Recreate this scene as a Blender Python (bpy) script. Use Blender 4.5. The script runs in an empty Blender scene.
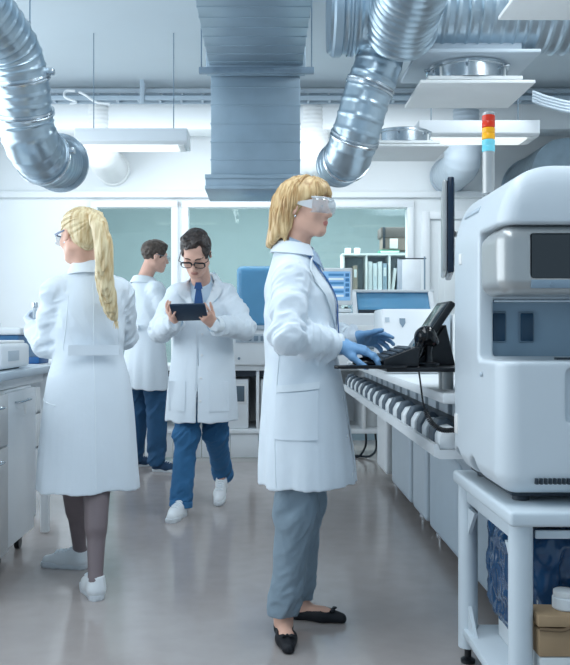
import bpy, bmesh, math, random
import numpy as np
from mathutils import Vector, Matrix

random.seed(7)
scene = bpy.context.scene
COL = scene.collection

def srgb(h, a=1.0):
    h = h.lstrip('#')
    v = [int(h[i:i+2], 16)/255 for i in (0, 2, 4)]
    v = [c/12.92 if c <= .04045 else ((c+.055)/1.055)**2.4 for c in v]
    return (v[0], v[1], v[2], a)

# ------------------------------------------------------------------ camera, world, lights, exposure
CAM_Z, FPX, VX, VY = 1.14, 850.0, 265.0, 332.5
cd = bpy.data.cameras.new('camera'); cam = bpy.data.objects.new('camera', cd); COL.objects.link(cam)
cam.location = (0, 0, CAM_Z); cam.rotation_euler = (math.pi/2, 0, 0)
cd.sensor_fit = 'HORIZONTAL'; cd.sensor_width = 36; cd.lens = FPX/570*36
cd.shift_x = (285-VX)/570
cd.clip_end = 60
scene.camera = cam
scene.view_settings.view_transform = 'Standard'; scene.view_settings.look = 'None'
scene.view_settings.gamma = 1; scene.view_settings.exposure = 0.0
scene.view_settings.use_curve_mapping = False

w = bpy.data.worlds.new('world'); scene.world = w; w.use_nodes = True
w.node_tree.nodes['Background'].inputs[0].default_value = (.56, .79, 1.0, 1)
w.node_tree.nodes['Background'].inputs[1].default_value = .66

def area(name, loc, rot, sx, sy, power, col):
    l = bpy.data.lights.new(name, 'AREA'); l.shape = 'RECTANGLE'; l.size = sx; l.size_y = sy
    l.energy = power; l.color = col
    o = bpy.data.objects.new(name, l); COL.objects.link(o); o.location = loc; o.rotation_euler = rot
    return o
R90 = math.pi/2
# daylight through the window wall on the aisle's open side, and unseen area lights added at the ceiling
area('window_daylight', (-3.3, 4.2, 1.9), (0, -R90, 0), 2.4, 7.5, 165, (.88, .95, 1.0))
area('added_ceiling_light', (-.1, 2.4, 3.42), (0, 0, 0), 1.0, 4.0, 72, (.87, .94, 1.0))  # added out of view above the aisle to light both sides
area('added_ceiling_light', (2.0, 4.0, 3.42), (0, math.radians(25), 0), .7, 3.6, 90, (.90, .96, 1.0))  # added unseen light, tilted to brighten the left bench pedestals
area('back_wall_fill', (-.2, 7.6, 2.9), (math.radians(38), 0, 0), 4.2, .3, 34, (.9, .96, 1.0))  # light strip aimed at the back wall, no fixture there
area('far_room_lamp', (0, 9.75, 3.3), (0, 0, 0), 5.0, .8, 210, (.96, .98, 1.0))

def P(px, py, D):
    """a point at distance D down the room, seen at (px, py)"""
    return np.array([(px-VX)/FPX*D, D, CAM_Z-(py-VY)/FPX*D])

# ------------------------------------------------------------------ materials
_M = {}
def mat(name, col, rough=.5, metal=0., var=.04, vscale=6., bump=0., bscale=60., stretch=(1, 1, 1), spec=.5,
        trans=0., ior=1.45, emit=None, estr=0., sheen=0., col2=None, coat=0., alpha=1.):
    if name in _M: return _M[name]
    m = bpy.data.materials.new(name); m.use_nodes = True
    nt = m.node_tree; b = nt.nodes['Principled BSDF']
    c = srgb(col) if isinstance(col, str) else col
    c2 = srgb(col2) if isinstance(col2, str) else tuple(max(0, x*(1-2*var)) for x in c[:3])+(1,)
    tc = nt.nodes.new('ShaderNodeTexCoord'); mp = nt.nodes.new('ShaderNodeMapping')
    mp.inputs['Scale'].default_value = stretch
    nt.links.new(tc.outputs['Object'], mp.inputs['Vector'])
    n = nt.nodes.new('ShaderNodeTexNoise'); n.inputs['Scale'].default_value = vscale; n.inputs['Detail'].default_value = 5
    nt.links.new(mp.outputs['Vector'], n.inputs['Vector'])
    r = nt.nodes.new('ShaderNodeValToRGB'); r.color_ramp.elements[0].color = c2; r.color_ramp.elements[1].color = c
    r.color_ramp.elements[0].position = .32; r.color_ramp.elements[1].position = .62
    nt.links.new(n.outputs['Fac'], r.inputs['Fac']); nt.links.new(r.outputs['Color'], b.inputs['Base Color'])
    b.inputs['Roughness'].default_value = rough; b.inputs['Metallic'].default_value = metal
    b.inputs['Specular IOR Level'].default_value = spec; b.inputs['IOR'].default_value = ior
    b.inputs['Transmission Weight'].default_value = trans
    b.inputs['Sheen Weight'].default_value = sheen
    b.inputs['Coat Weight'].default_value = coat
    b.inputs['Alpha'].default_value = alpha
    if emit:
        b.inputs['Emission Color'].default_value = srgb(emit); b.inputs['Emission Strength'].default_value = estr
    if bump:
        n2 = nt.nodes.new('ShaderNodeTexNoise'); n2.inputs['Scale'].default_value = bscale; n2.inputs['Detail'].default_value = 4
        nt.links.new(mp.outputs['Vector'], n2.inputs['Vector'])
        bp = nt.nodes.new('ShaderNodeBump'); bp.inputs['Strength'].default_value = bump; bp.inputs['Distance'].default_value = .01
        nt.links.new(n2.outputs['Fac'], bp.inputs['Height']); nt.links.new(bp.outputs['Normal'], b.inputs['Normal'])
    _M[name] = m
    return m

def thin_glass(name, col, refl=.08, rough=.02, milky_glare=0.):
    """flat pane: clear transmission without bending, plus a mirror share"""
    m = bpy.data.materials.new(name); m.use_nodes = True; nt = m.node_tree
    nt.nodes.remove(nt.nodes['Principled BSDF']); out = nt.nodes['Material Output']
    t = nt.nodes.new('ShaderNodeBsdfTransparent'); t.inputs[0].default_value = srgb(col)
    g = nt.nodes.new('ShaderNodeBsdfGlossy'); g.inputs['Roughness'].default_value = rough
    f = nt.nodes.new('ShaderNodeLayerWeight'); f.inputs[0].default_value = .5
    p = nt.nodes.new('ShaderNodeMath'); p.operation = 'POWER'; p.inputs[1].default_value = 4
    nt.links.new(f.outputs['Facing'], p.inputs[0])
    a = nt.nodes.new('ShaderNodeMath'); a.operation = 'MULTIPLY_ADD'; a.inputs[1].default_value = .5; a.inputs[2].default_value = refl; a.use_clamp = True
    nt.links.new(p.outputs[0], a.inputs[0])
    mx = nt.nodes.new('ShaderNodeMixShader'); nt.links.new(a.outputs[0], mx.inputs[0])
    nt.links.new(t.outputs[0], mx.inputs[1]); nt.links.new(g.outputs[0], mx.inputs[2])
    if milky_glare:                                          # white share: painted glare on the lenses, milky plastic on the temples
        d = nt.nodes.new('ShaderNodeBsdfDiffuse'); d.inputs[0].default_value = (.92, .95, .97, 1)
        m2 = nt.nodes.new('ShaderNodeMixShader'); m2.inputs[0].default_value = milky_glare
        nt.links.new(mx.outputs[0], m2.inputs[1]); nt.links.new(d.outputs[0], m2.inputs[2]); mx = m2
    nt.links.new(mx.outputs[0], out.inputs[0])
    return m

white_paint = mat('white_paint', '#E9EEF0', .55, var=.01, vscale=2)
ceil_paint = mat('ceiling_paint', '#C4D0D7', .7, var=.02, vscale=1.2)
white_plastic = mat('white_plastic', '#E6EBEE', .32, var=.01)
analyser_plastic = mat('analyser_plastic', '#CFD8DE', .30, var=.01)
table_white = mat('table_white', '#CBD6DD', .4, var=.01)
cool_plastic = mat('cool_grey_plastic', '#B9C6D0', .38, var=.015)
panel_grey = mat('panel_grey', '#B0C0CC', .4, var=.02)
mid_grey = mat('mid_grey', '#7F93A3', .45, var=.03)
dark_grey = mat('dark_grey', '#2C3640', .45, var=.05)
black_plastic = mat('black_plastic', '#12161C', .33, var=.1)
black_gloss = mat('black_gloss', '#0A0D12', .12, var=.1)
teal_dark = mat('teal_interior', '#93AABB', .45, var=.03)
steel = mat('galvanised_steel', '#B4C5D0', .30, metal=.92, var=.07, vscale=9, bump=.05, bscale=14)
steel_panel = mat('duct_sheet', '#A9BCC9', .42, metal=.62, var=.06, vscale=5, bump=.06, bscale=7)
chrome = mat('brushed_metal', '#C8D0D6', .25, metal=1., var=.04)
alu = mat('silver_plastic', '#B2B5B5', .28, metal=.35, var=.05, vscale=4)
glass_pane = thin_glass('clear_pane', '#EEF5F4', .03)
glass_blue = thin_glass('blue_hood', '#4E93C4', .06, .05)
glass_dark = thin_glass('dark_window', '#5A6E7C', .10, .04)
glass_goggle = thin_glass('goggle_lens', '#F6FAFC', .10, .05, .20)
glass_lens = thin_glass('spectacle_lens', '#FBFDFD', .01, .02)

# ------------------------------------------------------------------ naming helpers
ORG = {}
def tag(o, label, cat, group=None, kind=None):
    o['label'] = label
    o['category'] = cat
    if group: o['group'] = group
    if kind: o['kind'] = kind
    return o
def thing(name, label, cat, loc, group=None):
    o = bpy.data.objects.new(name, None); COL.objects.link(o); o.location = loc; o.empty_display_size = .1
    ORG[o] = np.array(loc, float)
    return tag(o, label, cat, group)

def link_mesh(name, V, F, mats, parent=None, smooth=True, angle=40, midx=None, base=None):
    """V (n,3) world coordinates; F list of index tuples or (m,4) array"""
    V = np.asarray(V, float)
    if parent is not None: org = ORG[parent]
    elif base is not None: org = np.array(base, float)
    else:
        org = (V.min(0)+V.max(0))/2; org[2] = V[:, 2].min()
    me = bpy.data.meshes.new(name)
    L = V-org
    if isinstance(F, np.ndarray):
        k = F.shape[1]
        me.vertices.add(len(L)); me.vertices.foreach_set('co', L.astype(np.float32).ravel())
        me.loops.add(F.size); me.loops.foreach_set('vertex_index', F.astype(np.int32).ravel())
        me.polygons.add(len(F)); me.polygons.foreach_set('loop_start', np.arange(0, F.size, k, dtype=np.int32))
        me.polygons.foreach_set('loop_total', np.full(len(F), k, np.int32))
        me.update(calc_edges=True)
    else:
        me.from_pydata(L.tolist(), [], F); me.update()
    for m in (mats if isinstance(mats, (list, tuple)) else [mats]): me.materials.append(m)
    if midx is not None: me.polygons.foreach_set('material_index', np.asarray(midx, np.int32))
    me.polygons.foreach_set('use_smooth', np.full(len(me.polygons), bool(smooth)))
    if smooth and angle < 180: me.set_sharp_from_angle(angle=math.radians(angle))
    me.validate(); me.update()
    o = bpy.data.objects.new(name, me); COL.objects.link(o)
    if parent is not None: o.parent = parent; ORG[o] = org
    else: o.location = org; ORG[o] = org
    return o

def rotm(ax, deg):
    return np.array(Matrix.Rotation(math.radians(deg), 3, ax))
def unit(v):
    v = np.asarray(v, float); return v/np.linalg.norm(v)

class Geo:
    """collects shapes and links them as ONE mesh object"""
    def __init__(s): s.v = []; s.f = []; s.m = []; s.mi = 0
    def mesh(s, V, F):
        o = len(s.v); s.v += [tuple(map(float, p)) for p in V]
        for f in F: s.f.append(tuple(int(i)+o for i in f)); s.m.append(s.mi)
        return s
    def use(s, i): s.mi = i; return s
    def box(s, x, y, z, bev=0., seg=2, R=None, piv=None):
        bm = bmesh.new(); bmesh.ops.create_cube(bm, size=1)
        c = np.array([(x[0]+x[1])/2, (y[0]+y[1])/2, (z[0]+z[1])/2]); d = np.array([x[1]-x[0], y[1]-y[0], z[1]-z[0]])
        for v in bm.verts: v.co = Vector(np.array(v.co)*d)
        if bev:
            bmesh.ops.bevel(bm, geom=list(bm.edges), offset=min(bev, .49*min(abs(d))), segments=seg, profile=.5, affect='EDGES')
        bm.verts.index_update()
        V = np.array([v.co[:] for v in bm.verts])+c
        if R is not None:
            pv = c if piv is None else np.array(piv); V = (V-pv)@np.asarray(R).T+pv
        s.mesh(V, [[v.index for v in f.verts] for f in bm.faces]); bm.free()
        return s
    def tube(s, path, r, n=12, cap=True, flat=1.0):
        path = np.asarray(path, float); m = len(path)
        r = np.full(m, r) if np.isscalar(r) else np.asarray(r, float)
        T = np.gradient(path, axis=0); T /= np.linalg.norm(T, axis=1)[:, None]+1e-12
        a = np.array([0, 0, 1.]) if abs(T[0][2]) < .9 else np.array([1., 0, 0])
        u = unit(np.cross(T[0], a)); V = []
        ang = np.linspace(0, 2*np.pi, n, endpoint=False)
        for i in range(m):
            u = unit(u-T[i]*np.dot(u, T[i])); v = np.cross(T[i], u)
            V.append(path[i]+r[i]*(np.cos(ang)[:, None]*u+flat*np.sin(ang)[:, None]*v))
        V = np.concatenate(V); F = []
        for i in range(m-1):
            for j in range(n):
                k = (j+1) % n; F.append((i*n+j, i*n+k, (i+1)*n+k, (i+1)*n+j))
        if cap: F.append(tuple(range(n-1, -1, -1))); F.append(tuple(range((m-1)*n, m*n)))
        return s.mesh(V, F)
    def cyl(s, a, b, r0, r1=None, n=24): return s.tube([a, b], [r0, r0 if r1 is None else r1], n)
    def lathe(s, c, prof, n=28, axis=None):
        """prof list of (r, h) along axis (default z) from c"""
        ax = np.array([0, 0, 1.]) if axis is None else unit(axis)
        a = np.array([1., 0, 0]) if abs(ax[0]) < .9 else np.array([0, 1., 0])
        u = unit(np.cross(ax, a)); v = np.cross(ax, u); ang = np.linspace(0, 2*np.pi, n, endpoint=False)
        ring = np.cos(ang)[:, None]*u+np.sin(ang)[:, None]*v
        V = np.concatenate([np.array(c)+ring*r+ax*h for r, h in prof]); F = []
        for i in range(len(prof)-1):
            for j in range(n):
                k = (j+1) % n; F.append((i*n+j, i*n+k, (i+1)*n+k, (i+1)*n+j))
        F.append(tuple(range(n-1, -1, -1))); F.append(tuple(range((len(prof)-1)*n, len(prof)*n)))
        return s.mesh(V, F)
    def prism(s, poly, d0, d1, axis='y', bev=0.):
        """poly in the two other axes, extruded along axis from d0 to d1"""
        def pt(a, b, d):
            return {'x': (d, a, b), 'y': (a, d, b), 'z': (a, b, d)}[axis]
        n = len(poly); V = [pt(a, b, d0) for a, b in poly]+[pt(a, b, d1) for a, b in poly]
        F = [tuple(range(n-1, -1, -1)), tuple(range(n, 2*n))]+[(i, (i+1) % n, n+(i+1) % n, n+i) for i in range(n)]
        bm = bmesh.new(); vs = [bm.verts.new(v) for v in V]
        for f in F: bm.faces.new([vs[i] for i in f])
        bmesh.ops.recalc_face_normals(bm, faces=list(bm.faces))
        if bev: bmesh.ops.bevel(bm, geom=list(bm.edges), offset=bev, segments=3, profile=.5, affect='EDGES')
        bm.verts.index_update()
        s.mesh([v.co[:] for v in bm.verts], [[v.index for v in f.verts] for f in bm.faces]); bm.free()
        return s
    def sheet(s, G, th=.003):
        """G (n,m,3) grid thickened along its normals"""
        G = np.asarray(G, float); n, m = G.shape[:2]
        N = np.cross(np.gradient(G, axis=0), np.gradient(G, axis=1)); N /= np.linalg.norm(N, axis=2)[..., None]+1e-12
        V = np.concatenate([(G+N*th/2).reshape(-1, 3), (G-N*th/2).reshape(-1, 3)]); o = n*m; F = []
        for i in range(n-1):
            for j in range(m-1):
                a, b, c, d = i*m+j, (i+1)*m+j, (i+1)*m+j+1, i*m+j+1
                F.append((a, b, c, d)); F.append((o+d, o+c, o+b, o+a))
        rim = [j for j in range(m)]+[i*m+m-1 for i in range(1, n)]+[(n-1)*m+j for j in range(m-2, -1, -1)]+[i*m for i in range(n-2, 0, -1)]
        for a, b in zip(rim, rim[1:]+rim[:1]): F.append((a, b, o+b, o+a))
        return s.mesh(V, F)
    def ball(s, c, r, n=16):
        r = np.array([r]*3 if np.isscalar(r) else r, float); V = []; F = []
        k = n//2
        for i in range(k+1):
            t = math.pi*i/k
            for j in range(n):
                p = 2*math.pi*j/n; V.append(np.array(c)+r*np.array([math.sin(t)*math.cos(p), math.sin(t)*math.sin(p), math.cos(t)]))
        for i in range(k):
            for j in range(n):
                q = (j+1) % n; F.append((i*n+j, (i+1)*n+j, (i+1)*n+q, i*n+q))
        return s.mesh(V, F)
    def build(s, name, mats, parent=None, smooth=True, angle=35, base=None):
        return link_mesh(name, s.v, s.f, mats, parent, smooth, angle, s.m if isinstance(mats, (list, tuple)) else None, base)
def spline(pts, n=24):
    """Catmull-Rom through pts"""
    pts = np.asarray(pts, float); q = np.vstack([2*pts[0]-pts[1], pts, 2*pts[-1]-pts[-2]]); out = []
    for i in range(1, len(q)-2):
        t = np.linspace(0, 1, n, endpoint=False)[:, None]; a, b, c, d = q[i-1], q[i], q[i+1], q[i+2]
        out.append(.5*((2*b)+(-a+c)*t+(2*a-5*b+4*c-d)*t*t+(-a+3*b-3*c+d)*t**3))
    return np.vstack(out+[pts[-1:]])

# ------------------------------------------------------------------ implicit shapes: bodies, clothes and moulded housings
def _h(i, j, k, s):
    n = (i*73856093) ^ (j*19349663) ^ (k*83492791) ^ (s*2654435)
    n = (n ^ (n >> 13)) & 0x7fffffff
    n = (n*(n*n*15731+789221)+1376312589) & 0x7fffffff
    return n.astype(np.float32)/1073741824.0-1.0
def vnoise(Q, seed=0):
    Q = np.asarray(Q, np.float64)+100.0
    I = np.floor(Q).astype(np.int64); f = (Q-I); f = f*f*(3-2*f); r = 0
    for a in (0, 1):
        wa = f[:, 0] if a else 1-f[:, 0]
        for b in (0, 1):
            wb = f[:, 1] if b else 1-f[:, 1]
            for c in (0, 1):
                wc = f[:, 2] if c else 1-f[:, 2]
                r = r+wa*wb*wc*_h(I[:, 0]+a, I[:, 1]+b, I[:, 2]+c, seed)
    return r
def ridge(Q, seed=0):
    """cloth-like creases: sharp crests between soft hollows, about -1..1"""
    a = vnoise(Q, seed); b = vnoise(np.asarray(Q)*2.1+7.3, seed+5)
    return .75*(1-2.4*np.sqrt(a*a+.004))+.4*(1-2.4*np.sqrt(b*b+.006))
def smin(a, b, k):
    if k <= 0: return np.minimum(a, b)
    h = np.maximum(k-np.abs(a-b), 0)/k
    return np.minimum(a, b)-h*h*k*.25
def cap(a, b, ra, rb=None):
    a = np.asarray(a, float); b = np.asarray(b, float); rb = ra if rb is None else rb
    ab = b-a; L = max(float(ab@ab), 1e-9)
    def f(P):
        q = P-a; t = np.clip(q@ab/L, 0, 1)
        return np.linalg.norm(q-t[:, None]*ab, axis=1)-(ra+t*(rb-ra))
    return f
def ell(c, r, R=None):
    c = np.asarray(c, float); r = np.asarray(r, float)
    def f(P):
        q = P-c
        if R is not None: q = q@R
        k0 = np.linalg.norm(q/r, axis=1); k1 = np.linalg.norm(q/(r*r), axis=1)+1e-9
        return k0*(k0-1)/k1
    return f
def rbox(c, hs, r, R=None):
    c = np.asarray(c, float); hs = np.asarray(hs, float)-r
    def f(P):
        q = P-c
        if R is not None: q = q@R
        q = np.abs(q)-hs
        return np.linalg.norm(np.maximum(q, 0), axis=1)+np.minimum(q.max(1), 0)-r
    return f
def half(n, c):
    """solid where n.p < c"""
    n = unit(n)
    return lambda P: P@n-c
def stack(keys, power=2.0):
    """z-stacked ellipses: keys (z, cx, cy, rx, ry), rising z"""
    K = np.array(keys, float)
    zz = np.linspace(K[0, 0], K[-1, 0], 120)
    T = spline(K, 16); o = np.argsort(T[:, 0]); T = T[o]
    def f(P):
        z = P[:, 2]; zc = np.clip(z, K[0, 0], K[-1, 0])
        cx, cy, rx, ry = (np.interp(zc, T[:, 0], T[:, i]) for i in (1, 2, 3, 4))
        x = (P[:, 0]-cx); y = (P[:, 1]-cy)
        k0 = ((np.abs(x)/rx)**power+(np.abs(y)/ry)**power)**(1/power); k1 = np.sqrt((x/rx**2)**2+(y/ry**2)**2)+1e-6
        d = k0*(k0-1)/k1 if power == 2.0 else (k0-1)*np.minimum(rx, ry)
        dz = np.maximum(K[0, 0]-z, z-K[-1, 0])
        return np.where(dz > 0, np.sqrt(np.maximum(d, 0)**2+dz*dz), np.maximum(d, dz))
    return f
def xf(fn, c, R, s=1.0):
    """fn in a frame with axes = columns of R, origin c, scale s"""
    c = np.asarray(c, float)
    return lambda P: fn(((P-c)@R)/s)*s

class Sdf:
    def __init__(s): s.p = []; s.dmax = 0.
    def u(s, fn, k=.02): s.p.append((fn, 0, k)); return s
    def sub(s, fn, k=.008): s.p.append((fn, 1, k)); return s
    def inter(s, fn, k=.004): s.p.append((fn, 2, k)); return s
    def __call__(s, P, sel=None, V=None):
        d = None
        for i, (fn, op, k) in enumerate(s.p):
            if sel is not None and not sel[i]: continue
            v = fn(P) if V is None else V[i]
            if op == 0: d = v if d is None else smin(d, v, k)
            elif op == 1: d = -smin(-d, v, k)
            elif op == 2: d = -smin(-d, -v, k)
            else: d = d-v
        return d
    def fold(s, fn, dmax=.025): s.p.append((fn, 3, 0)); s.dmax = dmax; return s
    def mesh(s, lo, hi, h, B=8):
        lo = np.asarray(lo, float); n = np.ceil((np.asarray(hi)-lo)/(B*h)).astype(int)
        g = np.stack(np.meshgrid(*[np.arange(k) for k in n], indexing='ij'), -1).reshape(-1, 3)
        C = lo+(g+.5)*B*h; V = [fn(C) for fn, _, _ in s.p]; d = s(C, V=V)
        hd = B*h*.5*1.7321
        keep = np.where(np.abs(d) < hd*1.35+s.dmax)[0]
        V = np.array(V); isu = np.array([op == 0 for _, op, _ in s.p]); iss = np.array([op == 1 for _, op, _ in s.p])
        K = np.array([k for _, _, k in s.p])
        umin = V[isu].min(0)
        r = np.arange(B+1); off = np.stack(np.meshgrid(r, r, r, indexing='ij'), -1).reshape(-1, 3)*h
        vals = np.empty((len(keep), B+1, B+1, B+1), np.float32)
        for q, b in enumerate(keep):
            sel = np.where(isu, V[:, b] <= umin[b]+2.6*hd+K, np.where(iss, V[:, b] < 2.6*hd+K, True))
            vals[q] = s(lo+g[b]*B*h+off, sel).reshape(B+1, B+1, B+1)
        ins = vals < 0
        cnr = [(a, b2, c) for a in (0, 1) for b2 in (0, 1) for c in (0, 1)]
        tot = sum(ins[:, a:a+B, b2:b2+B, c:c+B].astype(np.int8) for a, b2, c in cnr)
        act = np.argwhere((tot > 0) & (tot < 8))
        cv = np.stack([vals[act[:, 0], act[:, 1]+a, act[:, 2]+b2, act[:, 3]+c] for a, b2, c in cnr], 1)
        G = g[keep][act[:, 0]]*B+act[:, 1:]
        N = n*B+2; gid = (G[:, 0]*N[1]+G[:, 1])*N[2]+G[:, 2]
        acc = np.zeros((len(G), 3)); cnt = np.zeros(len(G)); ca = np.array(cnr, float)
        for i in range(8):
            for j in range(i+1, 8):
                if abs(ca[i]-ca[j]).sum() != 1: continue
                m = (cv[:, i] < 0) != (cv[:, j] < 0)
                t = cv[m, i]/(cv[m, i]-cv[m, j]); acc[m] += ca[i]+t[:, None]*(ca[j]-ca[i]); cnt[m] += 1
        VV = lo+(G+acc/cnt[:, None])*h
        o = np.argsort(gid); gs = gid[o]
        st = (N[1]*N[2], N[2], 1); Q = []
        for ax, c1 in ((0, 4), (1, 2), (2, 1)):
            s0 = cv[:, 0] < 0; s1 = cv[:, c1] < 0; e = np.where(s0 != s1)[0]
            b1, b2 = st[(ax+1) % 3], st[(ax+2) % 3]
            ids = np.stack([gid[e], gid[e]-b1, gid[e]-b1-b2, gid[e]-b2], 1)
            pos = np.clip(np.searchsorted(gs, ids), 0, len(gs)-1); ok = (gs[pos] == ids).all(1)
            f = o[pos[ok]]; fl = ~s0[e][ok]
            f[fl] = f[fl][:, ::-1]
            Q.append(f)
        return VV, np.concatenate(Q)[:, ::-1].copy()
    def grad(s, P, e=.002):
        g = np.stack([s(P+d)-s(P-d) for d in np.eye(3)*e], 1)
        return g/(np.linalg.norm(g, axis=1)[:, None]+1e-9)
    def march(s, P, D, n=70, far=1.2):
        P = np.array(P, float); D = np.broadcast_to(unit(D), P.shape); t = np.zeros(len(P))
        for _ in range(n): t = np.minimum(t+.75*s(P+D*t[:, None]), far)
        return P+D*t[:, None]
def patch(F, L, Rr, D, n=14, m=10, lift=.004, back=.5):
    """grid between polylines L and Rr projected along D on to the surface F"""
    L = spline(L, 8) if len(L) > 2 else np.linspace(L[0], L[1], 12); Rr = spline(Rr, 8) if len(Rr) > 2 else np.linspace(Rr[0], Rr[1], 12)
    def rs(A, k):
        t = np.linspace(0, len(A)-1, k); return np.stack([np.interp(t, np.arange(len(A)), A[:, c]) for c in range(3)], 1)
    L, Rr = rs(np.asarray(L), n), rs(np.asarray(Rr), n)
    G = np.stack([L+(Rr-L)*t for t in np.linspace(0, 1, m)], 1); D = unit(D)
    X = F.march(G.reshape(-1, 3)-D*back, D, far=back+.25)
    return (X-D*lift).reshape(n, m, 3)
# ================================================================== THE SETTING
def struct(name, G, m, parent=None, **k):
    o = G.build(name, m, parent, **k)
    if parent is None: o['kind'] = 'structure'
    return o
floor_m = mat('polished_concrete', '#A8A19E', .14, var=.05, vscale=9.0, bump=.02, bscale=90, col2='#A39C99')
struct('floor', Geo().box((-4.5, 4.5), (-2, 12.2), (-.1, 0)), floor_m, base=(0, 5, -.1))
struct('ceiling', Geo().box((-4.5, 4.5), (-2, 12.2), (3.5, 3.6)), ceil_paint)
YB = 9.0                                              # the glazed partition
sky = Geo()
struct('wall_right', Geo().box((3.6, 3.7), (-1, 12.2), (0, 3.5)), white_paint)
# window wall: piers and spandrels, open glazing between
g = Geo(); g.box((-3.6, -3.5), (-1, 12.2), (0, .75)).box((-3.6, -3.5), (-1, 12.2), (3.1, 3.5))
for y in (-.9, 1.5, 3.9, 6.3, 8.7, 11.6): g.box((-3.6, -3.5), (y-.12, y+.12), (.75, 3.1))
struct('wall_left', g, white_paint)
# back wall with the openings for the glazing
g = Geo()
zt = 2.50
g.box((-3.5, -1.79), (YB, YB+.12), (0, zt)).box((-3.5, 3.6), (YB, YB+.12), (zt, 3.5))
g.box((-.97, -.83), (YB, YB+.12), (0, zt)).box((1.52, 1.72), (YB, YB+.12), (0, zt)).box((2.62, 3.6), (YB, YB+.12), (0, zt))
g.box((-1.79, -.97), (YB, YB+.12), (0, .1)).box((-.83, 1.52), (YB, YB+.12), (0, .95)).box((1.72, 2.62), (YB, YB+.12), (2.36, zt))
struct('wall_back', g, white_paint)
struct('wall_far_room', Geo().box((-4.5, 4.5), (12.0, 12.2), (0, 3.5)), mat('far_wall', '#92A6A9', .6, var=.02))
def window(name, x0, x1, z0, z1):
    f = Geo(); t = .05
    f.box((x0-t, x0+.02), (YB-.04, YB+.10), (z0, z1+t), .006).box((x1-.02, x1+t), (YB-.04, YB+.10), (z0, z1+t), .006)
    f.box((x0-t, x1+t), (YB-.045, YB+.10), (z1-.02, z1+t), .006).box((x0-t, x1+t), (YB-.045, YB+.10), (z0-t, z0+.02), .006)
    o = struct(name, f, white_plastic)
    Geo().box((x0, x1), (YB+.03, YB+.038), (z0, z1)).build('pane', glass_pane, o)
    return o
window('window_1', -1.79, -.97, .1, 2.48)
window('window_2', -.83, 1.52, .95, 2.48)
g = Geo().box((1.72, 2.62), (YB+.02, YB+.07), (.01, 2.36), .004)
for z0, z1 in ((.2, 1.0), (1.15, 2.2)):
    g.box((1.84, 2.50), (YB+.005, YB+.022), (z0, z1), .006).box((1.90, 2.44), (YB-.002, YB+.008), (z0+.06, z1-.06), .004)
dr = struct('door_1', g, white_paint)
Geo().box((1.66, 1.74), (YB-.03, YB+.02), (0, 2.42), .005).box((2.60, 2.68), (YB-.03, YB+.02), (0, 2.42), .005).box((1.741, 2.599), (YB-.03, YB+.02), (2.34, 2.42), .005).build('door_frame', white_plastic, dr)
Geo().cyl((2.52, YB, 1.05), (2.52, YB-.06, 1.05), .01).cyl((2.52, YB-.055, 1.05), (2.40, YB-.055, 1.05), .01).build('door_handle', chrome, dr)
# bulkhead beam and trims
struct('trim_1', Geo().box((-3.5, 3.6), (8.2, 8.5), (3.10, 3.5), .01), white_paint)
struct('trim_2', Geo().box((-3.5, 3.6), (YB-.06, YB), (2.56, 2.63), .01), white_paint)
struct('baseboard_back', Geo().box((-3.5, -1.85), (YB-.015, YB), (0, .09)).box((-.97, 1.66), (YB-.015, YB), (0, .09)), mat('skirting', '#8FA3B0', .5))

# ================================================================== OVERHEAD
def ducting(path, r, ridges=.06, rh=.004, n=36, step=.008, closed=True):
    """spiral duct: a swept pipe whose seams stand proud every `ridges` metres"""
    p = spline(path, 60); s = np.r_[0, np.cumsum(np.linalg.norm(np.diff(p, axis=0), axis=1))]
    t = np.arange(0, s[-1], step); q = np.stack([np.interp(t, s, p[:, c]) for c in range(3)], 1)
    for _ in range(2): q[1:-1] = (q[:-2]+2*q[1:-1]+q[2:])/4
    ph = (t % ridges)/ridges; rr = r+rh*np.exp(-((ph-.5)/.10)**2)
    return q, rr
def collar(G, c, ax, r, w=.03, t=.012):
    G.lathe(np.array(c)-unit(ax)*w/2, [(r*.9, 0), (r+t, 0), (r+t+.002, w*.3), (r+t-.005, w*.5), (r+t+.002, w*.7), (r+t, w), (r*.9, w)], 36, ax)

# left spiral duct with its elbow
dpath = [P(-75, -75, 3.5), P(-22, 2, 3.85), P(10, 48, 4.1), P(21, 85, 4.2), P(25, 118, 4.28), P(32, 143, 4.35), P(46, 160, 4.55), P(60, 163, 4.85)]
dl = thing('ventilation_duct', 'shiny spiral steel duct bending down above the blonde ponytailed woman', 'duct', P(25, 118, 4.28)-[0, 0, .3])
q, rr = ducting(dpath, .137, .055, .0055)
k = len(q)
Geo().tube(q, rr, 36).build('duct_pipe', steel, dl, angle=70)
for f in (.50, .60, .785): i = int(f*k); g = Geo(); collar(g, q[i], q[i+1]-q[i], .137); g.build('joint_band', chrome, dl)
g = Geo(); collar(g, q[-2], q[-1]-q[-3], .145, .03, .02)
g.build('end_flange', chrome, dl)
g = Geo(); i = int(.5*k); g.cyl(q[i]+[.05, 0, .12], [q[i][0]+.05, q[i][1], 3.5], .004, n=8)
g.build('hanging_rod', mid_grey, dl)
for f in (.5, .785):
    i = int(f*k); g = Geo().box((q[i][0]+.13, q[i][0]+.17), (q[i][1]-.02, q[i][1]+.02), (q[i][2]+.02, q[i][2]+.05), .004); g.build('clamp_lug', chrome, dl)

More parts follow.
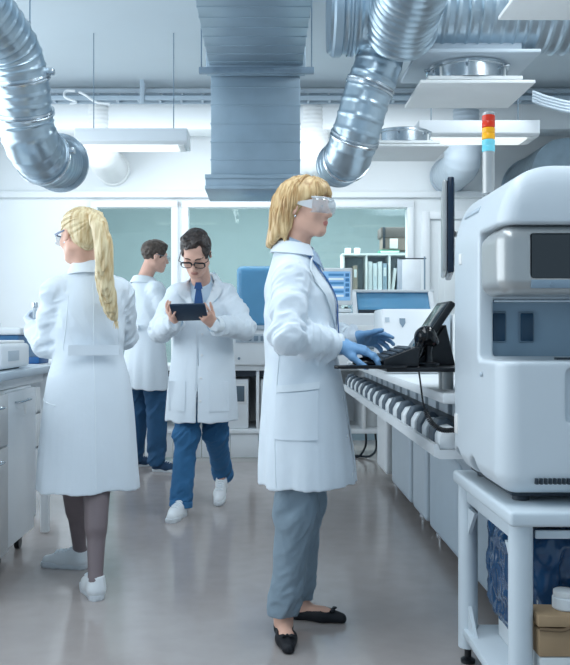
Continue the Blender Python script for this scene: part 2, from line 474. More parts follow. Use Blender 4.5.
# right-hand duct run: big header, branch down, branch towards the viewer
dm = thing('ventilation_duct', 'large horizontal spiral steel duct with two branches at top right', 'duct', P(450, 60, 4.5))
hc = P(450, 10, 4.55)
q, rr = ducting([[.30, hc[1], hc[2]], [1.2, hc[1], hc[2]], [2.2, hc[1], hc[2]], [3.58, hc[1], hc[2]]], .225, .062, .009)
q[:, 0] += .04
Geo().tube(q, rr, 44).build('header_pipe', steel, dm, angle=70)
g = Geo(); g.lathe([.355, hc[1], hc[2]], [(.02, 0), (.235, 0), (.245, .012), (.245, .05), (.23, .06)], 44, (1, 0, 0)); collar(g, [.46, hc[1], hc[2]], (1, 0, 0), .228)
g.build('end_cap', steel_panel, dm)
q, rr = ducting([P(384, 30, 4.6), P(379, 62, 4.6), P(368, 92, 4.62), P(360, 120, 4.64), P(353, 143, 4.68), P(347, 158, 4.78), P(337, 166, 5.0)], .128, .075, .005)
k = len(q)
Geo().tube(q, rr, 36).build('drop_pipe', steel, dm, angle=70)
for f in (.32, .62, .78): i = int(f*k); g = Geo(); collar(g, q[i], q[i+1]-q[i], .128, .035, .008); g.build('joint_band', chrome, dm)
q, rr = ducting([P(402, 34, 4.42), P(404, 15, 4.28), P(415, -20, 4.0), P(430, -80, 3.6)], .172, .05, .010)
Geo().tube(q, rr, 40).build('branch_pipe', steel, dm, angle=70)
for x in (.74, 1.02, 1.5): Geo().cyl((x, hc[1]-.16, hc[2]+.16), (x, hc[1]-.16, 3.5), .005, n=8).build('hanging_rod', mid_grey, dm)

# rectangular duct: run under the ceiling, then a drop
dr = thing('rectangular_duct', 'rectangular sheet metal duct dropping from ceiling over the aisle', 'duct', P(255, 190, 5.95))
def ribbed(G, x, y, z, axis, n, d=.0035):
    G.box(x, y, z, .004)
    for i in range(1, n):
        if axis == 'y':
            yy = y[0]+(y[1]-y[0])*i/n; G.box((x[0]-d*.7, x[1]+d*.7), (yy-.008, yy+.008), (z[0]-d, z[1]+d), .002)
        else:
            zz = z[0]+(z[1]-z[0])*i/n; G.box((x[0]-d, x[1]+d), (y[0]-d, y[1]+d), (zz-.005, zz+.005), .002)
x0, x1 = P(210, 0, 5.7)[0], P(302, 0, 5.7)[0]
g = Geo(); ribbed(g, (x0, x1), (3.2, 5.68), (2.90, 3.30), 'y', 16); g.build('horizontal_run', steel_panel, dr)
g = Geo(); ribbed(g, (x0+.005, x1-.012), (5.72, 6.2), (2.18, 3.28), 'z', 9); g.build('drop_section', steel_panel, dr)
Geo().box((x0-.02, x1+.02), (5.60, 5.66), (2.875, 3.31), .004).build('flange', steel_panel, dr); Geo().box((x0-.02, x1+.02), (5.68, 5.71), (2.86, 3.31), .004).build('flange', steel_panel, dr)
g = Geo(); g.box((x0-.03, x1+.005), (5.70, 6.22), (2.11, 2.19), .004).box((x0-.035, x1+.012), (5.69, 6.23), (2.17, 2.20), .004).box((x0-.035, x1+.012), (5.69, 6.23), (2.10, 2.125), .004)
g.build('flange', steel_panel, dr)
g = Geo(); g.box((x0-.06, x1+.07), (5.50, 5.54), (2.82, 2.86), .003)
for i in range(9): g.box((x0+.03+i*.066, x0+.07+i*.066), (5.494, 5.50), (2.832, 2.848))
for x in (x0-.045, x1+.055): Geo().cyl((x, 5.52, 2.85), (x, 5.52, 3.5), .005, n=8).build('hanging_rod', mid_grey, dr)
g.build('support_rail', mid_grey, dr)

# exhaust diffusers
plate_m = mat('diffuser_white', '#E9ECEC', .5, var=.01)
def diffuser(label, x, y, z, w, l, top=True, group='square ceiling diffusers'):
    t = thing('ceiling_diffuser', label, 'ceiling diffuser', (x, y, z), group)
    Geo().box((x-w/2, x+w/2), (y-l/2, y+l/2), (z, z+.018), .004).build('face_plate', plate_m, t)
    g = Geo().box((x-w/2+.05, x+w/2-.05), (y-l/2+.05, y+l/2-.05), (z+.035, z+.055), .004)
    for sx in (-1, 1):
        for sy in (-1, 1): g.cyl((x+sx*.17, y+sy*.14, z+.015), (x+sx*.17, y+sy*.14, z+.12), .007, n=8)
    g.build('inner_plate', plate_m, t)
    g = Geo(); g.lathe((x, y, z+.055), [(.17, 0), (.215, 0), (.215, .07), (.222, .075), (.222, .09), (.2, .10)], 40)
    for i in range(6):
        a = i*math.pi/3+.3; g.cyl((x+.226*math.cos(a), y+.226*math.sin(a), z+.12), (x+.256*math.cos(a), y+.256*math.sin(a), z+.12), .008, n=8)
    g.build('collar', chrome, t)
    if top:
        Geo().box((x-w/2-.02, x+w/2+.02), (y-l/2-.03, y+l/2+.02), (z+.15, z+.17), .004).box((x-.24, x+.24), (y-.22, y+.22), (z+.17, z+.34), .01).build('plenum_box', cool_plastic, t)
        for a, b in ((-.27, -.1), (.27, .2)): Geo().cyl((x+a, y+b, z+.16), (x+a, y+b, 3.5), .004, n=8).build('hanging_rod', mid_grey, t)
    return t
diffuser('white square diffuser with metal collar hanging above the signal light tower', 1.11, 4.68, 2.44, .60, .50)
diffuser('white square diffuser cut off by the top right corner of the photo', 1.27, 3.27, 2.44, .60, .54, False)
diffuser('small far white diffuser beside the lower end of the branching duct', .99, 6.2, 2.44, .60, .52, False)

# hanging fluorescent fixtures
def fixture(label, x0, x1, y0, z0):
    t = thing('fluorescent_lamp', label, 'ceiling lamp', ((x0+x1)/2, y0+.15, z0), 'hanging fluorescent lamps')
    Geo().prism([(y0, z0+.02), (y0, z0+.115), (y0+.31, z0+.115), (y0+.31, z0), (y0+.03, z0)], x0, x1, 'x', .006).build('housing', white_plastic, t)
    Geo().box((x0+.06, x1-.08), (y0+.06, y0+.27), (z0-.012, z0+.004), .004).build('lens', mat('lamp_lens', '#F2F6F4', .4, emit='#F1F8F6', estr=.75), t)
    Geo().box((x1-.075, x1-.03), (y0+.05, y0+.28), (z0-.01, z0+.004), .003).build('end_plate', plate_m, t)
    for x in (x0+.12, x1-.12): Geo().cyl((x, y0+.15, z0+.11), (x, y0+.15, 3.5), .004, n=8).build('hanging_rod', mid_grey, t)
fixture('hanging white fluorescent lamp left of the rectangular duct', -1.47, -.60, 6.55, 2.60)
fixture('hanging white fluorescent lamp behind the signal light tower', 1.14, 2.04, 6.30, 2.60)

# far stub ducts on the back wall
def stub(label, px, py, r, D=8.33, kind=.04, m=None, drop=True):
    c = P(px, py, D); t = thing('duct_stub', label, 'duct', c-[0, 0, r], 'ducts entering the back wall')
    q, rr = ducting([c+[0, 0, .50], c+[0, 0, .22], c+[0, .02, .06], c+[0, .16, 0], [c[0], YB-.002, c[2]]] if drop else [c, c+[0, .2, 0], [c[0], YB-.002, c[2]]], r, kind, .006)
    Geo().tube(q, rr, 32).build('duct_pipe', m or plate_m, t, angle=70)
    g = Geo(); collar(g, [c[0], YB-.03, c[2]], (0, 1, 0), r, .03, .02); g.build('wall_flange', m or plate_m, t)
stub('pale stub of round duct under the fluorescent lamp on the left', 101, 156, .16)
stub('pale stub of round duct beside the rectangular duct drop', 312, 160, .16)
stub('ridged duct stub between far diffuser and signal light tower', 463, 164, .18, 8.33, .045, cool_plastic)
stub('ridged round duct at the right frame edge above the analyser', 566, 172, .32, 8.0, .06, steel, False)

# cable trays and conduits along the beam
for i, (z, y, lab) in enumerate(((3.43, 8.05, 'upper pale cable tray running along beam under the ceiling'), (3.335, 7.95, 'lower pale cable tray running along beam under the ceiling'))):
    g = Geo().box((-3.5, 3.6), (y, y+.012), (z-.022, z+.022), .003).box((-3.5, 3.6), (y+.13, y+.142), (z-.022, z+.022), .003)
    for j in range(36): x = -3.4+j*.2; g.box((x, x+.02), (y+.01, y+.132), (z-.015, z-.003))
    for x in (-2.6, -1.15, .3, 1.75, 3.2): g.box((x-.02, x+.02), (y-.01, y), (z-.06, 3.5), .002)
    tag(g.build('cable_tray', panel_grey if i else cool_plastic), lab, 'cable tray', 'cable trays')
g = Geo()
for i in range(3): g.tube([(-3.5, 8.0+.03*i, 3.365), (3.6, 8.0+.03*i, 3.365)], .012, 8)
tag(g.build('conduit', mid_grey), 'bundle of thin grey conduits lying in the lower cable tray', 'conduit')
tag(Geo().tube(spline([P(75, 91, 7.9), P(66, 91, 7.9), P(65, 97, 7.88), P(76, 102, 7.86), P(70, 104, 7.86)], 10), .012, 8).build('looped_cable', white_plastic), 'white cable loop hanging at cable tray beside left duct', 'cable')
tag(Geo().tube(spline([P(79, 92, 7.88), P(86, 95.5, 7.87), P(96, 102, 7.86), P(110, 104, 7.86)], 10), .012, 8).build('trailing_cable', white_plastic), 'white cable trailing to the right off the cable tray loop', 'cable')
g = Geo()
for i in range(4):
    g.tube(spline([P(533, 92+3*i, 6.2), P(550, 98+3*i, 6.1), P(575, 103+3*i, 6.0), P(610, 100+3*i, 6.0)], 12), .012, 8)
tag(g.build('cable_bundle', cool_plastic), 'bundle of pale cables sagging right of the metal collar diffuser', 'cable')
# ================================================================== PEOPLE: kit
skin_f = mat('skin_light', '#E3B49E', .5, var=.04, vscale=18)
skin_m = mat('skin_fair', '#DDB09D', .5, var=.05, vscale=18)
lip_m = mat('lip', '#C67A70', .4, var=.03)
lip_man = mat('lip_pale', '#BC8376', .5, var=.03)
eye_w = mat('eye_white', '#E8E6E2', .2); iris_m = mat('iris', '#4A6478', .2); pupil_m = mat('pupil', '#0B0B0C', .1)
coat_m = mat('lab_coat_cotton', '#DAE4EC', .85, var=.012, vscale=5, bump=.32, bscale=15, sheen=.1)
coat_trim = mat('lab_coat_trim', '#E0E9EF', .85, var=.01, vscale=5, bump=.06, bscale=60)
jeans_m = mat('blue_denim', '#37709F', .85, var=.10, vscale=7, bump=.12, bscale=90)
jeans_d = mat('dark_denim', '#2B567C', .85, var=.10, vscale=7, bump=.12, bscale=90)
slacks_m = mat('grey_slacks', '#8799A6', .85, var=.04, vscale=9, bump=.10, bscale=110)
tights_m = mat('sheer_tights', '#7B6F72', .5, var=.05, vscale=6)
shirt_m = mat('blue_shirt', '#A9BFD6', .8, var=.03)
shirt_p = mat('pale_shirt', '#C5DAEA', .8, var=.02)
tie_m = mat('navy_tie', '#1D4C82', .55, var=.06, vscale=40)
glove_m = mat('nitrile_glove', '#7FADD8', .42, var=.05, vscale=14, bump=.18, bscale=40)
glove_w = mat('pale_glove', '#C9D3E0', .45, var=.03, vscale=14, bump=.15, bscale=40)
sneaker_m = mat('white_leather', '#E4E9EC', .5, var=.02, bump=.05, bscale=50)
sole_m = mat('rubber_sole', '#D4DADF', .6, var=.03)
sole_d = mat('dark_sole', '#3C4650', .6, var=.03)
flat_m = mat('black_suede', '#10141C', .6, var=.1)
def hair_mat(name, a, b, st):
    return mat(name, a, .36, var=.2, vscale=1.0, col2=b, stretch=st, bump=.4, bscale=1.6, spec=.5)
hair_bob = hair_mat('blond_hair', '#E2C695', '#AC8352', (75, 75, 9))
hair_pony = hair_mat('pale_blond_hair', '#E6D6AE', '#BFA273', (75, 75, 8))
hair_dark = hair_mat('dark_brown_hair', '#463C38', '#241F1F', (45, 45, 45))
hair_brown = hair_mat('brown_hair', '#564A42', '#332C28', (45, 45, 45))

def frame(fwd, up=(0, 0, 1)):
    """columns: right, forward, up"""
    f = unit(fwd); r = unit(np.cross(f, up)); return np.stack([r, f, np.cross(r, f)], 1)
def head_frame(yaw_dir, pitch=0., roll=0.):
    R = frame(yaw_dir); return R@rotm('X', pitch)@rotm('Y', roll)

def head_sdf(S, c, R, s=1., male=False, closed=False):
    A = lambda fn, k=.02: S.u(xf(fn, c, R, s), k)
    A(ell((0, -.012, .030), (.074, .096, .086)), .02)
    A(ell((0, .030, -.030), (.060 if male else .057, .060, .082)), .03)
    A(cap((-.047, -.004, -.066), (-.016, .066, -.096), .020 if male else .016), .03)
    A(cap((.047, -.004, -.066), (.016, .066, -.096), .020 if male else .016), .03)
    A(ell((0, .074, -.098), (.020, .016, .015)), .022)
    A(cap((-.034, .078, .021), (.034, .078, .021), .011), .022)
    A(ell((-.038, .064, -.028), (.020, .018, .020)), .025); A(ell((.038, .064, -.028), (.020, .018, .020)), .025)
    for x in (-.031, .031): S.sub(xf(ell((x, .098, .000), (.017, .017, .011)), c, R, s), .014*s)
    for x in (-.031, .031): A(ell((x, .0765, .000), (.0150, .0125, .0120)), .004)
    A(cap((0, .087, .010), (0, .110, -.033), .0085, .0115), .012)
    for x in (-.0125, .0125): A(ell((x, .097, -.037), (.0085, .010, .0075)), .006)
    A(ell((0, .086, -.060), (.024, .010, .020)), .016)
    A(ell((0, .0945, -.0625), (.021, .0075, .0050)), .004); A(ell((0, .093, -.0720), (.018, .0075, .0056)), .003)
    for x in (-1, 1):
        E = rotm('Z', -x*18)@rotm('X', -10)
        A(ell((x*.077, -.012, -.012), (.007, .017, .031), E), .008)
        S.sub(xf(ell((x*.0855, -.008, -.008), (.006, .009, .018), E), c, R, s), .004)
def lips_idx(V, F, c, R, s):
    C = V[F].mean(1); q = ((C-c)@R)/s
    return ((np.abs(q[:, 0]) < .0215) & (q[:, 1] > .0855) & (q[:, 2] < -.0575) & (q[:, 2] > -.0778) &
            ((np.abs(q[:, 0])/.0225)**2+((q[:, 2]+.0675)/.0115)**2 < 1)).astype(np.int32)

def neck_sdf(S, c, R, s, base, r=.052):
    top = np.array(c)+R@np.array([0, -.022, -.055])*s
    S.u(cap(top, base, r*.98, r*1.08), .025)

def hand_prims(W, f, n, side, s=1., curl=((25, 25, 15),)*4, spread=5., thumb=(.62, .62, .45), tcurl=18, grow=0.):
    """side +1: thumb lies on cross(f,n) side. Returns list of (fn,k) and the finger tips"""
    f = unit(f); n = unit(np.asarray(n, float)-f*np.dot(n, f)); t = np.cross(f, n)*side; W = np.asarray(W, float)
    out = []; L = ((.074, .0088), (.082, .0090), (.075, .0086), (.058, .0076))
    off = (.029, .0095, -.0105, -.029); fb = (.088, .092, .087, .079)
    tips = []
    out.append((cap(W-f*.02*s, W+f*.03*s, .0235*s+grow, .024*s+grow), .015))
    for i in range(4):
        K = W+(f*fb[i]+t*off[i]-n*(.004 if i in (1, 2) else .0))*s
        out.append((cap(W+(f*.015+t*off[i]*.55)*s, K, .0165*s+grow, .0122*s+grow), .014))
    for i in range(4):
        K = W+(f*fb[i]+t*off[i]-n*(.004 if i in (1, 2) else .0))*s
        a = math.radians((1.5-i)*spread); d = f*math.cos(a)+t*math.sin(a); m = n
        l, r = L[i]; p = K
        for j, (q, cu) in enumerate(zip((.46, .30, .24), curl[i % len(curl)])):
            c, sn = math.cos(math.radians(cu)), math.sin(math.radians(cu)); d, m = d*c+m*sn, m*c-d*sn
            e = p+d*l*q*s; out.append((cap(p, e, (r-j*.0009)*s+grow, (r-(j+1)*.0009)*s+grow), .004)); p = e
        tips.append(p)
    d = unit(f*thumb[0]+t*thumb[1]+n*thumb[2]); p = W+(f*.018+t*.018+n*.004)*s
    ax = unit(np.cross(t, n)+1e-6)
    for j, (l, r) in enumerate(((.044, .0135), (.034, .0105), (.028, .0092))):
        e = p+d*l*s; out.append((cap(p, e, r*s+grow, (r-.0018)*s+grow), .010 if j == 0 else .005)); p = e
        d = unit(d+(f*.9-t*.35)*math.tan(math.radians(tcurl))*.8)
    tips.append(p)
    return out, tips

def limb(S, pts, rad, k=.03):
    for a, b, ra, rb in zip(pts, pts[1:], rad, rad[1:]): S.u(cap(a, b, ra, rb), k)

def sdf_obj(name, S, lo, hi, h, m, parent, idx=None):
    V, F = S.mesh(lo, hi, h)
    return link_mesh(name, V, F, m, parent, True, 180, idx(V, F) if idx else None)

def along(a, b):
    a = np.asarray(a, float); d = np.asarray(b, float)-a; L = np.linalg.norm(d); d = d/L
    def f(Pp):
        q = Pp-a; t = q@d; return t/L, np.linalg.norm(q-np.clip(t, 0, L)[:, None]*d, axis=1)
    return f

def sleeve_folds(segs, amp, seed=3):
    """slanting crosswise wrinkles along sleeve or trouser segments (a, b, reach, frequency)"""
    A = [(along(a, b), rch, fr, np.asarray(a, float), np.linalg.norm(np.subtract(b, a))) for a, b, rch, fr in segs]
    def f(Pp):
        d = np.zeros(len(Pp))
        for g, rch, fr, a, L in A:
            t, r = g(Pp); w = np.clip((rch-r)/(.3*rch), 0, 1)*np.clip((t+.25)*5, 0, 1)*np.clip((1.25-t)*5, 0, 1)
            m = w > 0
            if not m.any(): continue
            q = Pp[m]-a; tm = t[m]
            ph = ridge(np.stack([tm*L*fr*.62+q[:, 0]*8-q[:, 1]*6, q[:, 0]*13+q[:, 1]*9+tm*L*3, q[:, 2]*4-q[:, 1]*9], 1), seed)
            d[m] += amp*w[m]*ph*(.40+1.0*np.exp(-((tm-1)/.32)**2)+.45*np.exp(-((tm)/.25)**2))
        return d
    return f
def hang_folds(c, ztop, zbot, amp, n=5, seed=1, yaw=None):
    """long hanging folds that deepen to the hem"""
    c = np.asarray(c, float)
    def f(Pp):
        q = Pp-c; a = np.arctan2(q[:, 1], q[:, 0]); w = np.clip((ztop-Pp[:, 2])/(ztop-zbot), 0, 1)**1.1
        u = np.stack([np.cos(a)*n*.62+5, np.sin(a)*n*.62+5, Pp[:, 2]*1.1], 1)
        v = vnoise(u, seed); return amp*w*(v+.12*ridge(u*1.5, seed+2))
    return f
def drape(zlo, zhi, amp, seed=5, fr=(9, 9, 5)):
    """soft diagonal pulls over chest and waist"""
    def f(Pp):
        w = np.clip((Pp[:, 2]-zlo)*8, 0, 1)*np.clip((zhi-Pp[:, 2])*8, 0, 1)
        q = np.stack([Pp[:, 0]*fr[0]+Pp[:, 2]*4, Pp[:, 1]*fr[1]+Pp[:, 2]*4, Pp[:, 2]*fr[2]], 1)
        return amp*w*ridge(q, seed)
    return f


def foot_sdf(S, heel, toe, h=.075, s=1., le=1.):
    heel = np.asarray(heel, float); toe = np.asarray(toe, float); u = np.array([0, 0, 1.])
    f = (toe-heel)*le; L = np.linalg.norm(f)
    b = .10 if le == 1 else .19
    S.u(cap(heel+f*b+u*.030*s, heel+f*b+u*h*s, .029*s, .031*s), .02)
    S.u(cap(heel+f*(b+.04)+u*.045*s, heel+f*.62+u*.024*s, .030*s, .026*s), .03)
    S.u(cap(heel+f*.60+u*.022*s, heel+f*.90+u*.016*s, .031*s, .019*s), .02)

def sneaker(parent, heel, toe, up=None, m=sneaker_m, ms=sole_m, lace=True, h=.005, s=1.):
    """low trainer from heel (ground point) to toe, tilted with the foot; parts: upper, sole, laces"""
    heel = np.asarray(heel, float); toe = np.asarray(toe, float); R = frame(toe-heel); L = np.linalg.norm(toe-heel)/.285
    X = lambda fn: xf(fn, heel, R, L)
    S = Sdf()
    S.u(X(cap((0, .042, .050), (0, .047, .090), .039, .041)), .02)
    S.u(X(cap((0, .045, .042), (0, .16, .040), .036, .038)), .03)
    S.u(X(cap((.004, .16, .034), (0, .235, .030), .041, .030)), .03)
    S.u(X(cap((0, .07, .078), (0, .15, .062), .028, .024)), .03)
    S.sub(X(cap((0, .050, .102), (0, .047, .17), .031, .036)), .008)
    S.inter(X(half((0, 0, -1), -.014)), .004)
    lo = np.minimum(heel, toe)-.09; hi = np.maximum(heel, toe)+.14
    root = parent
    V, F = S.mesh(lo, hi, h); up_o = link_mesh('shoe', V, F, m, root, True, 180)
    def outline(Pp):
        a = np.array([0, .040]); b = np.array([0, .235]); q = Pp[:, :2]-a; ab = b-a; t = np.clip(q@ab/(ab@ab), 0, 1)
        d2 = np.linalg.norm(q-t[:, None]*ab, axis=1)-np.interp(t, [0, .35, .7, 1], [.038, .034, .046, .037])
        z = np.abs(Pp[:, 2]-.014)-.014
        return np.maximum(d2, z)
    S2 = Sdf(); S2.u(X(outline), 0)
    V, F = S2.mesh(lo, hi, h); link_mesh('sole', V, F, ms, up_o, True, 50)
    if lace:
        G = Geo()
        for i in range(5):
            y = .095+i*.021; ztop = S.march(np.array([heel+R@np.array([x, y, .25])*L for x in (-.024, -.012, 0, .012, .024)]), -R[:, 2])
            G.tube(ztop+R[:, 2]*.002, .0034, 6)
        G.build('laces', coat_trim, up_o)
    return up_o

def eyes(parent, c, R, s, down=0.):
    for x in (-.031, .031):
        e = np.asarray(c)+R@np.array([x, .0775, -.001])*s; d = R@unit([0, 1, -math.tan(math.radians(down))])
        fr = frame(d); G = Geo()
        u, v = fr[:, 0], fr[:, 2]
        G.use(0).mesh(*_cap(e, d, u, v, .0120*s, 55, 90, .0105*s)); G.use(1).mesh(*_cap(e, d, u, v, .0122*s, 0, 26, .0105*s))
        G.use(2).mesh(*_cap(e, d, u, v, .0124*s, 0, 11, .0105*s))
        G.build('eye', [eye_w, iris_m, pupil_m], parent)
def _cap(e, d, u, v, r, a0, a1, sq, n=14, k=4):
    V = []; F = []
    a0 = 0
    for i in range(k+1):
        t = math.radians(a0+(a1-a0)*i/k)
        for j in range(n):
            p = 2*math.pi*j/n; V.append(e+d*r*math.cos(t)+(u*math.cos(p)+v*math.sin(p)*.62)*r*math.sin(t))
    for i in range(k):
        for j in range(n): q = (j+1) % n; F.append((i*n+j, (i+1)*n+j, (i+1)*n+q, i*n+q))
    return V, F

def strands(S, starts, dirfn, steps, step=.012, lift=.002, r0=.003, seed=0, jitter=.15, wave=0.):
    """tubes that run over the hair surface"""
    rng = np.random.RandomState(seed); G = Geo(); p = np.array(starts, float); nS = len(p)
    path = [p]; off = rng.randn(nS, 3)*jitter
    for i in range(steps):
        g = S.grad(p); d = dirfn(p, i)+off; d = d-g*(d*g).sum(1)[:, None]
        d /= np.linalg.norm(d, axis=1)[:, None]+1e-9
        p = p+d*step; p = p-S.grad(p)*(S(p)-lift)[:, None]; path.append(p)
    path = np.stack(path, 1)
    for i in range(nS):
        n = len(path[i]); ln = int(n*(.72+.28*rng.rand())); q = path[i][:max(4, ln)]
        t = np.linspace(0, 1, len(q)); G.tube(q, r0*(.7+.6*rng.rand())*np.sqrt(np.clip(1.02-t**3, .02, 1))*np.clip(.35+t*4, 0, 1), 5)
    return G
# ================================================================== WOMAN AT THE SAMPLE TRACK (profile, facing right)
def woman_at_track():
    O = np.array([.13, 3.2, 0.])
    t = thing('person', 'standing woman with blond bob, goggles, white coat and blue gloves working at the analyser track', 'person', O)
    YD = np.array([.985, -.17, 0]); T = frame(YD)
    hd = P(305, 207, 3.17); H = head_frame((.90, -.43, 0), -3, 0); hs = .91
    nb = np.array([.112, 3.2, 1.425])
    shR, shL = np.array([.095, 3.060, 1.338]), np.array([.125, 3.345, 1.338])
    elR, elL = np.array([.075, 2.945, 1.125]), np.array([.16, 3.47, 1.12])
    wrR, wrL = np.array([.250, 3.075, 1.096]), np.array([.325, 3.30, 1.118])
    fR = unit([.95, .10, -.19]); fL = unit([.97, .0, -.02])
    hR, _ = hand_prims(wrR+fR*.012, fR, (-.16, .12, -1), -1, 1.05, ((14, 22, 16), (17, 22, 16), (21, 22, 16), (27, 24, 16)), 8, (.75, .35, .45), 10)
    hL, _ = hand_prims(wrL+fL*.012, fL, (.05, -.62, -.78), -1, .98, ((8, 16, 12), (14, 22, 16), (18, 26, 18), (22, 30, 20)), 6, (.80, .52, .10), 4)
    hipR, hipL = np.array([.13, 3.125, .88]), np.array([.15, 3.30, .88])
    knR, knL = np.array([.115, 3.125, .48]), np.array([.165, 3.34, .48])
    heelR, toeR = np.array([.068, 3.235, 0.]), np.array([.084, 3.005, 0.])
    heelL, toeL = np.array([.105, 3.40, 0.]), np.array([.315, 3.335, 0.])
    anR, anL = heelR+[.0, -.04, .085], heelL+[.035, -.01, .085]
    TX = lambda fn: xf(fn, O, T)
    # body
    B = Sdf()
    B.u(TX(stack([(.80, 0, .02, .15, .10), (.92, 0, .01, .165, .115), (1.05, 0, .0, .125, .09), (1.2, 0, .0, .14, .095), (1.33, 0, -.01, .15, .085), (1.41, 0, -.02, .08, .06)])), .03)
    for sh, el, wr in ((shR, elR, wrR), (shL, elL, wrL)): limb(B, [sh, el, wr], [.046, .037, .026])
    for hp, kn, an in ((hipR, knR, anR), (hipL, knL, anL)): limb(B, [hp, kn, an], [.078, .052, .034])
    foot_sdf(B, heelR, toeR); foot_sdf(B, heelL, toeL)
    for fn, k in hR+hL: B.u(fn, k)
    neck_sdf(B, hd, H, hs, nb, .050)
    head_sdf(B, hd, H, hs)
    sdf_obj('body', B, (-.2, 2.75, -.01), (.62, 3.65, 1.78), .0042, [skin_f, lip_m], t, lambda V, F: lips_idx(V, F, hd, H, hs))
    eyes(t, hd, H, hs)
    # shirt under the coat
    S = Sdf()
    S.u(TX(stack([(.95, 0, .01, .13, .100), (1.15, 0, .008, .14, .108), (1.28, 0, .005, .145, .108), (1.38, 0, -.005, .11, .085), (1.45, 0, -.015, .066, .062)])), .02)
    S.fold(drape(1.0, 1.4, .004), .008)
    sh_o = sdf_obj('shirt', S, (-.1, 2.95, .93), (.4, 3.45, 1.46), .006, shirt_m, t)
    # coat
    C = Sdf()
    C.u(TX(stack([(.58, 0, .03, .214, .184), (.66, 0, .026, .212, .180), (.78, 0, .02, .205, .168), (.93, 0, .015, .192, .152), (1.06, 0, .008, .165, .136), (1.18, 0, .008, .168, .136),
                  (1.29, 0, .0, .158, .128), (1.365, 0, -.012, .115, .104), (1.462, 0, -.022, .068, .070)])), .03)
    mid = (shR+shL)/2
    for sh, el, wr in ((shR, elR, wrR), (shL, elL, wrL)):
        limb(C, [sh, (sh+el)/2, el, (el+wr)/2, wr-unit(wr-el)*.012], [.058, .058, .056, .052, .045], .03)
        C.u(cap(mid+(sh-mid)*.34+[0, 0, .055], sh+(mid-sh)*.06-[0, 0, .004], .046, .048), .045)
    fw = lambda x, y, z: O+T@np.array([x, y, z])
    f1 = hang_folds(fw(0, .02, 0), 1.0, .55, .011, 6, 2); f2 = sleeve_folds([(shR, elR, .095, 34), (elR, wrR, .085, 42), (shL, elL, .095, 34), (elL, wrL, .085, 42)], .0135)
    f3 = drape(.98, 1.40, .0080, 9, (9, 9, 6))
    C.fold(lambda Pp: f1(Pp)+f2(Pp)+f3(Pp), .03)
    # open front: a slot that widens to the collar and to the hem
    def slot(Pp):
        q = (Pp-O)@T; wd = np.interp(q[:, 2], [.45, .80, 1.02, 1.16, 1.30, 1.40, 1.46], [.045, .022, .020, .036, .066, .076, .080])
        return np.maximum(np.abs(q[:, 0]+.012)-wd, .02-q[:, 1])
    C.sub(slot, .004)
    hol = TX(stack([(.50, 0, .03, .203, .174), (.66, 0, .026, .198, .166), (.80, 0, .02, .188, .153), (.84, 0, .02, .12, .09)]))
    C.sub(lambda Pp: hol(Pp)-f1(Pp), .004)
    sdf_obj('lab_coat', C, (-.2, 2.80, .44), (.42, 3.62, 1.47), .0048, coat_m, t)
    co = t
    # collar, lapel, pocket, seam, cuffs, buttons
    G = Geo(); rows = []
    for a in np.linspace(-138, 138, 30):
        r = math.radians(a); d = np.array([math.sin(r), -math.cos(r), 0]); c = np.array([0, -.012, 0]); fall = .012*(1-math.cos(r))
        rows.append([fw(*(c+d*[.064, .062, 1]+[0, 0, 1.450-fall*.8])), fw(*(c+d*[.066, .064, 1]+[0, 0, 1.490-fall])), fw(*(c+d*[.078, .078, 1]+[0, 0, 1.484-fall])), fw(*(c+d*[.100, .098, 1]+[0, 0, 1.442-fall]))])
    G.sheet(rows, .005); G.build('collar', coat_trim, co)
    dF = -T[:, 1]
    for sx in (1, -1):
        L = [fw(sx*.055, .3, 1.425), fw(sx*.050, .3, 1.30), fw(sx*.030, .3, 1.17)]; Rr = [fw(sx*.105, .3, 1.40), fw(sx*.125, .3, 1.315), fw(sx*.04, .3, 1.165)]
        X = patch(C, L, Rr, dF, 12, 8, .006); Geo().sheet(X, .005).build('lapel', coat_trim, co)
    rt = -T[:, 0]
    X = patch(C, [fw(.4, -.06, .92), fw(.4, -.07, .76)], [fw(.4, .09, .935), fw(.4, .09, .76)], rt, 10, 10, .003); Geo().sheet(X, .004).build('pocket', coat_m, co)
    X = patch(C, [fw(.4, -.060, .95), fw(.4, -.060, .925)], [fw(.4, .093, .965), fw(.4, .093, .94)], rt, 4, 10, .005); Geo().sheet(X, .004).build('pocket_welt', coat_trim, co)
    q = C.march(np.array([fw(.5, -.055+.01*math.sin(z*6), z) for z in np.linspace(.52, 1.12, 30)]), rt); Geo().tube(q, .0025, 6).build('seam', coat_trim, co)
    for z in (.62, .76, .9):
        p = C.march(np.array([fw(.055, .5, z)]), dF)[0]; Geo().lathe(p+dF*(-.0), [(.0075, 0), (.0085, .003), (.006, .004)], 12, -dF).build('button', white_plastic, co)
    for el, wr in ((elR, wrR), (elL, wrL)):
        d = unit(wr-el); Geo().lathe(wr-d*.035, [(.045, -.004), (.0465, 0), (.0455, .035), (.043, .037), (.038, .03)], 24, d).build('cuff', coat_trim, co)
    # shirt collar and lanyard
    for sx in (1, -1):
        g = Geo(); rows = []
        for a in np.linspace(70, 172, 14):
            r = math.radians(a)*sx; d = np.array([math.sin(r), -math.cos(r), 0]); k = (abs(a)-70)/102
            rows.append([fw(*(d*[.060, .064, 1]+[0, -.008, 1.495-.055*k])), fw(*(d*[.070, .074, 1]+[0, -.004, 1.487-.058*k])), fw(*(d*[.078, .092, 1]+[0, 0, 1.45-.078*k]))])
        g.sheet(rows, .004).build('shirt_collar', shirt_m, sh_o)
    U = Sdf(); U.p = [q for q in S.p]+[(C, 0, 0)]
    lan = Geo()
